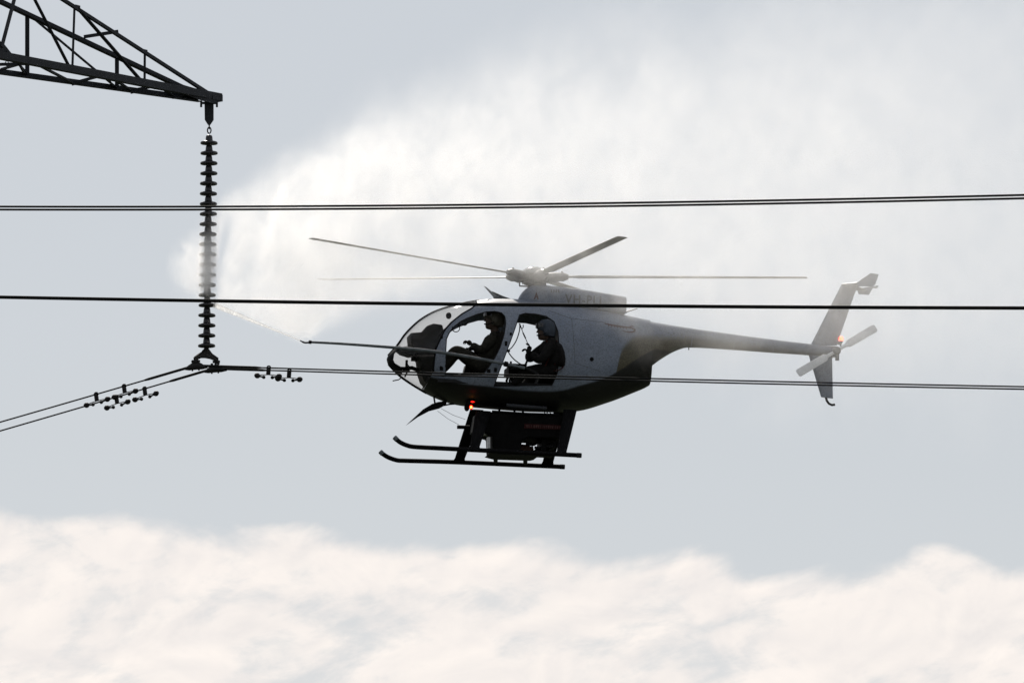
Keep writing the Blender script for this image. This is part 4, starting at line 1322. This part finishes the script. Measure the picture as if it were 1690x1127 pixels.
# density gap shaped in as the insulator string's shadow streak through the spray
gx = M(t, 'DIVIDE', M(t, 'SUBTRACT', X, M(t, 'ADD', M(t, 'MULTIPLY', Z, .22), .13)), .095)
shadow_gap = M(t, 'MULTIPLY', M(t, 'EXPONENT', M(t, 'MULTIPLY', M(t, 'MULTIPLY', gx, gx), -1.0)), M(t, 'MULTIPLY', sstep(t, Z, -.50, -.30), M(t, 'SUBTRACT', 1.0, sstep(t, Z, .5, 1.1))))
rag = M(t, 'MULTIPLY', rag, M(t, 'SUBTRACT', 1.0, M(t, 'MULTIPLY', shadow_gap, .97)))
dens = M(t, 'MULTIPLY', M(t, 'MULTIPLY', M(t, 'MULTIPLY', et, eb), M(t, 'MULTIPLY', lat, left)), M(t, 'MULTIPLY', amp, rag))
# splash puff where the jet breaks on the discs
px_ = M(t, 'DIVIDE', M(t, 'ADD', X, .12), M(t, 'ADD', M(t, 'MULTIPLY', nb, .5), .30)); pz_ = M(t, 'DIVIDE', M(t, 'SUBTRACT', Z, .08), .62); py_ = M(t, 'DIVIDE', M(t, 'ADD', Y, .12), .30)
rr_ = M(t, 'ADD', M(t, 'ADD', M(t, 'MULTIPLY', px_, px_), M(t, 'MULTIPLY', py_, py_)), M(t, 'MULTIPLY', pz_, pz_))
puff = M(t, 'MULTIPLY', sstep(t, M(t, 'SUBTRACT', 1.0, rr_), 0, 1.4), M(t, 'MULTIPLY', rag, 4.2))
qx_ = M(t, 'DIVIDE', M(t, 'SUBTRACT', X, .01), .20); qz_ = M(t, 'DIVIDE', M(t, 'SUBTRACT', Z, .08), .56); qy_ = M(t, 'DIVIDE', M(t, 'ADD', Y, .24), .27)
qq_ = M(t, 'ADD', M(t, 'ADD', M(t, 'MULTIPLY', qx_, qx_), M(t, 'MULTIPLY', qy_, qy_)), M(t, 'MULTIPLY', qz_, qz_))
puff = M(t, 'ADD', puff, M(t, 'MULTIPLY', sstep(t, M(t, 'SUBTRACT', 1.0, qq_), 0, 1), M(t, 'ADD', M(t, 'MULTIPLY', rag, 10.0), 5.0)))
dens = M(t, 'ADD', dens, M(t, 'MULTIPLY', puff, sstep(t, M(t, 'SUBTRACT', Z, M(t, 'MULTIPLY', X, -.4)), -.45, -.30)))
t.links.new(dens, vs.inputs['Density'])

bpy.data.objects.remove(mist)
mist = obj('spray_mist', mb, vm, None, 0)
mist.location = MO
tag(mist, 'white cloud of water spray drifting from the insulators over the rotor', 'mist', kind='stuff')

# tight jet of water from the nozzle to the discs
jm = bpy.data.materials.new('water_jet'); jm.use_nodes = True
t = jm.node_tree; t.nodes.clear()
o_ = t.nodes.new('ShaderNodeOutputMaterial')
tl = t.nodes.new('ShaderNodeBsdfTranslucent'); tl.inputs[0].default_value = (.96, .95, .93, 1)
tp2 = t.nodes.new('ShaderNodeBsdfTransparent'); mj = t.nodes.new('ShaderNodeMixShader')
cj = t.nodes.new('ShaderNodeTexCoord')
t.links.new(M(t, 'ADD', M(t, 'MULTIPLY', sstep(t, noise(t, cj.outputs['Object'], 26.0, 5, .7), .35, .65), .4), .22), mj.inputs[0])
t.links.new(tp2.outputs[0], mj.inputs[1]); t.links.new(tl.outputs[0], mj.inputs[2]); t.links.new(mj.outputs[0], o_.inputs['Surface'])
j0 = HM @ H(495.2, 561.8, -.85); j1 = P(352, 503, 119.86)
jet = obj('water_jet', MB().tube([Vector((0, 0, 0)), (j1 - j0) * .25, (j1 - j0) * .6, j1 - j0], [.007, .013, .026, .040], 14), jm)
jet.location = j0
tag(jet, 'thin straight jet of water from the lance nozzle to the insulator discs', 'water jet', kind='stuff')
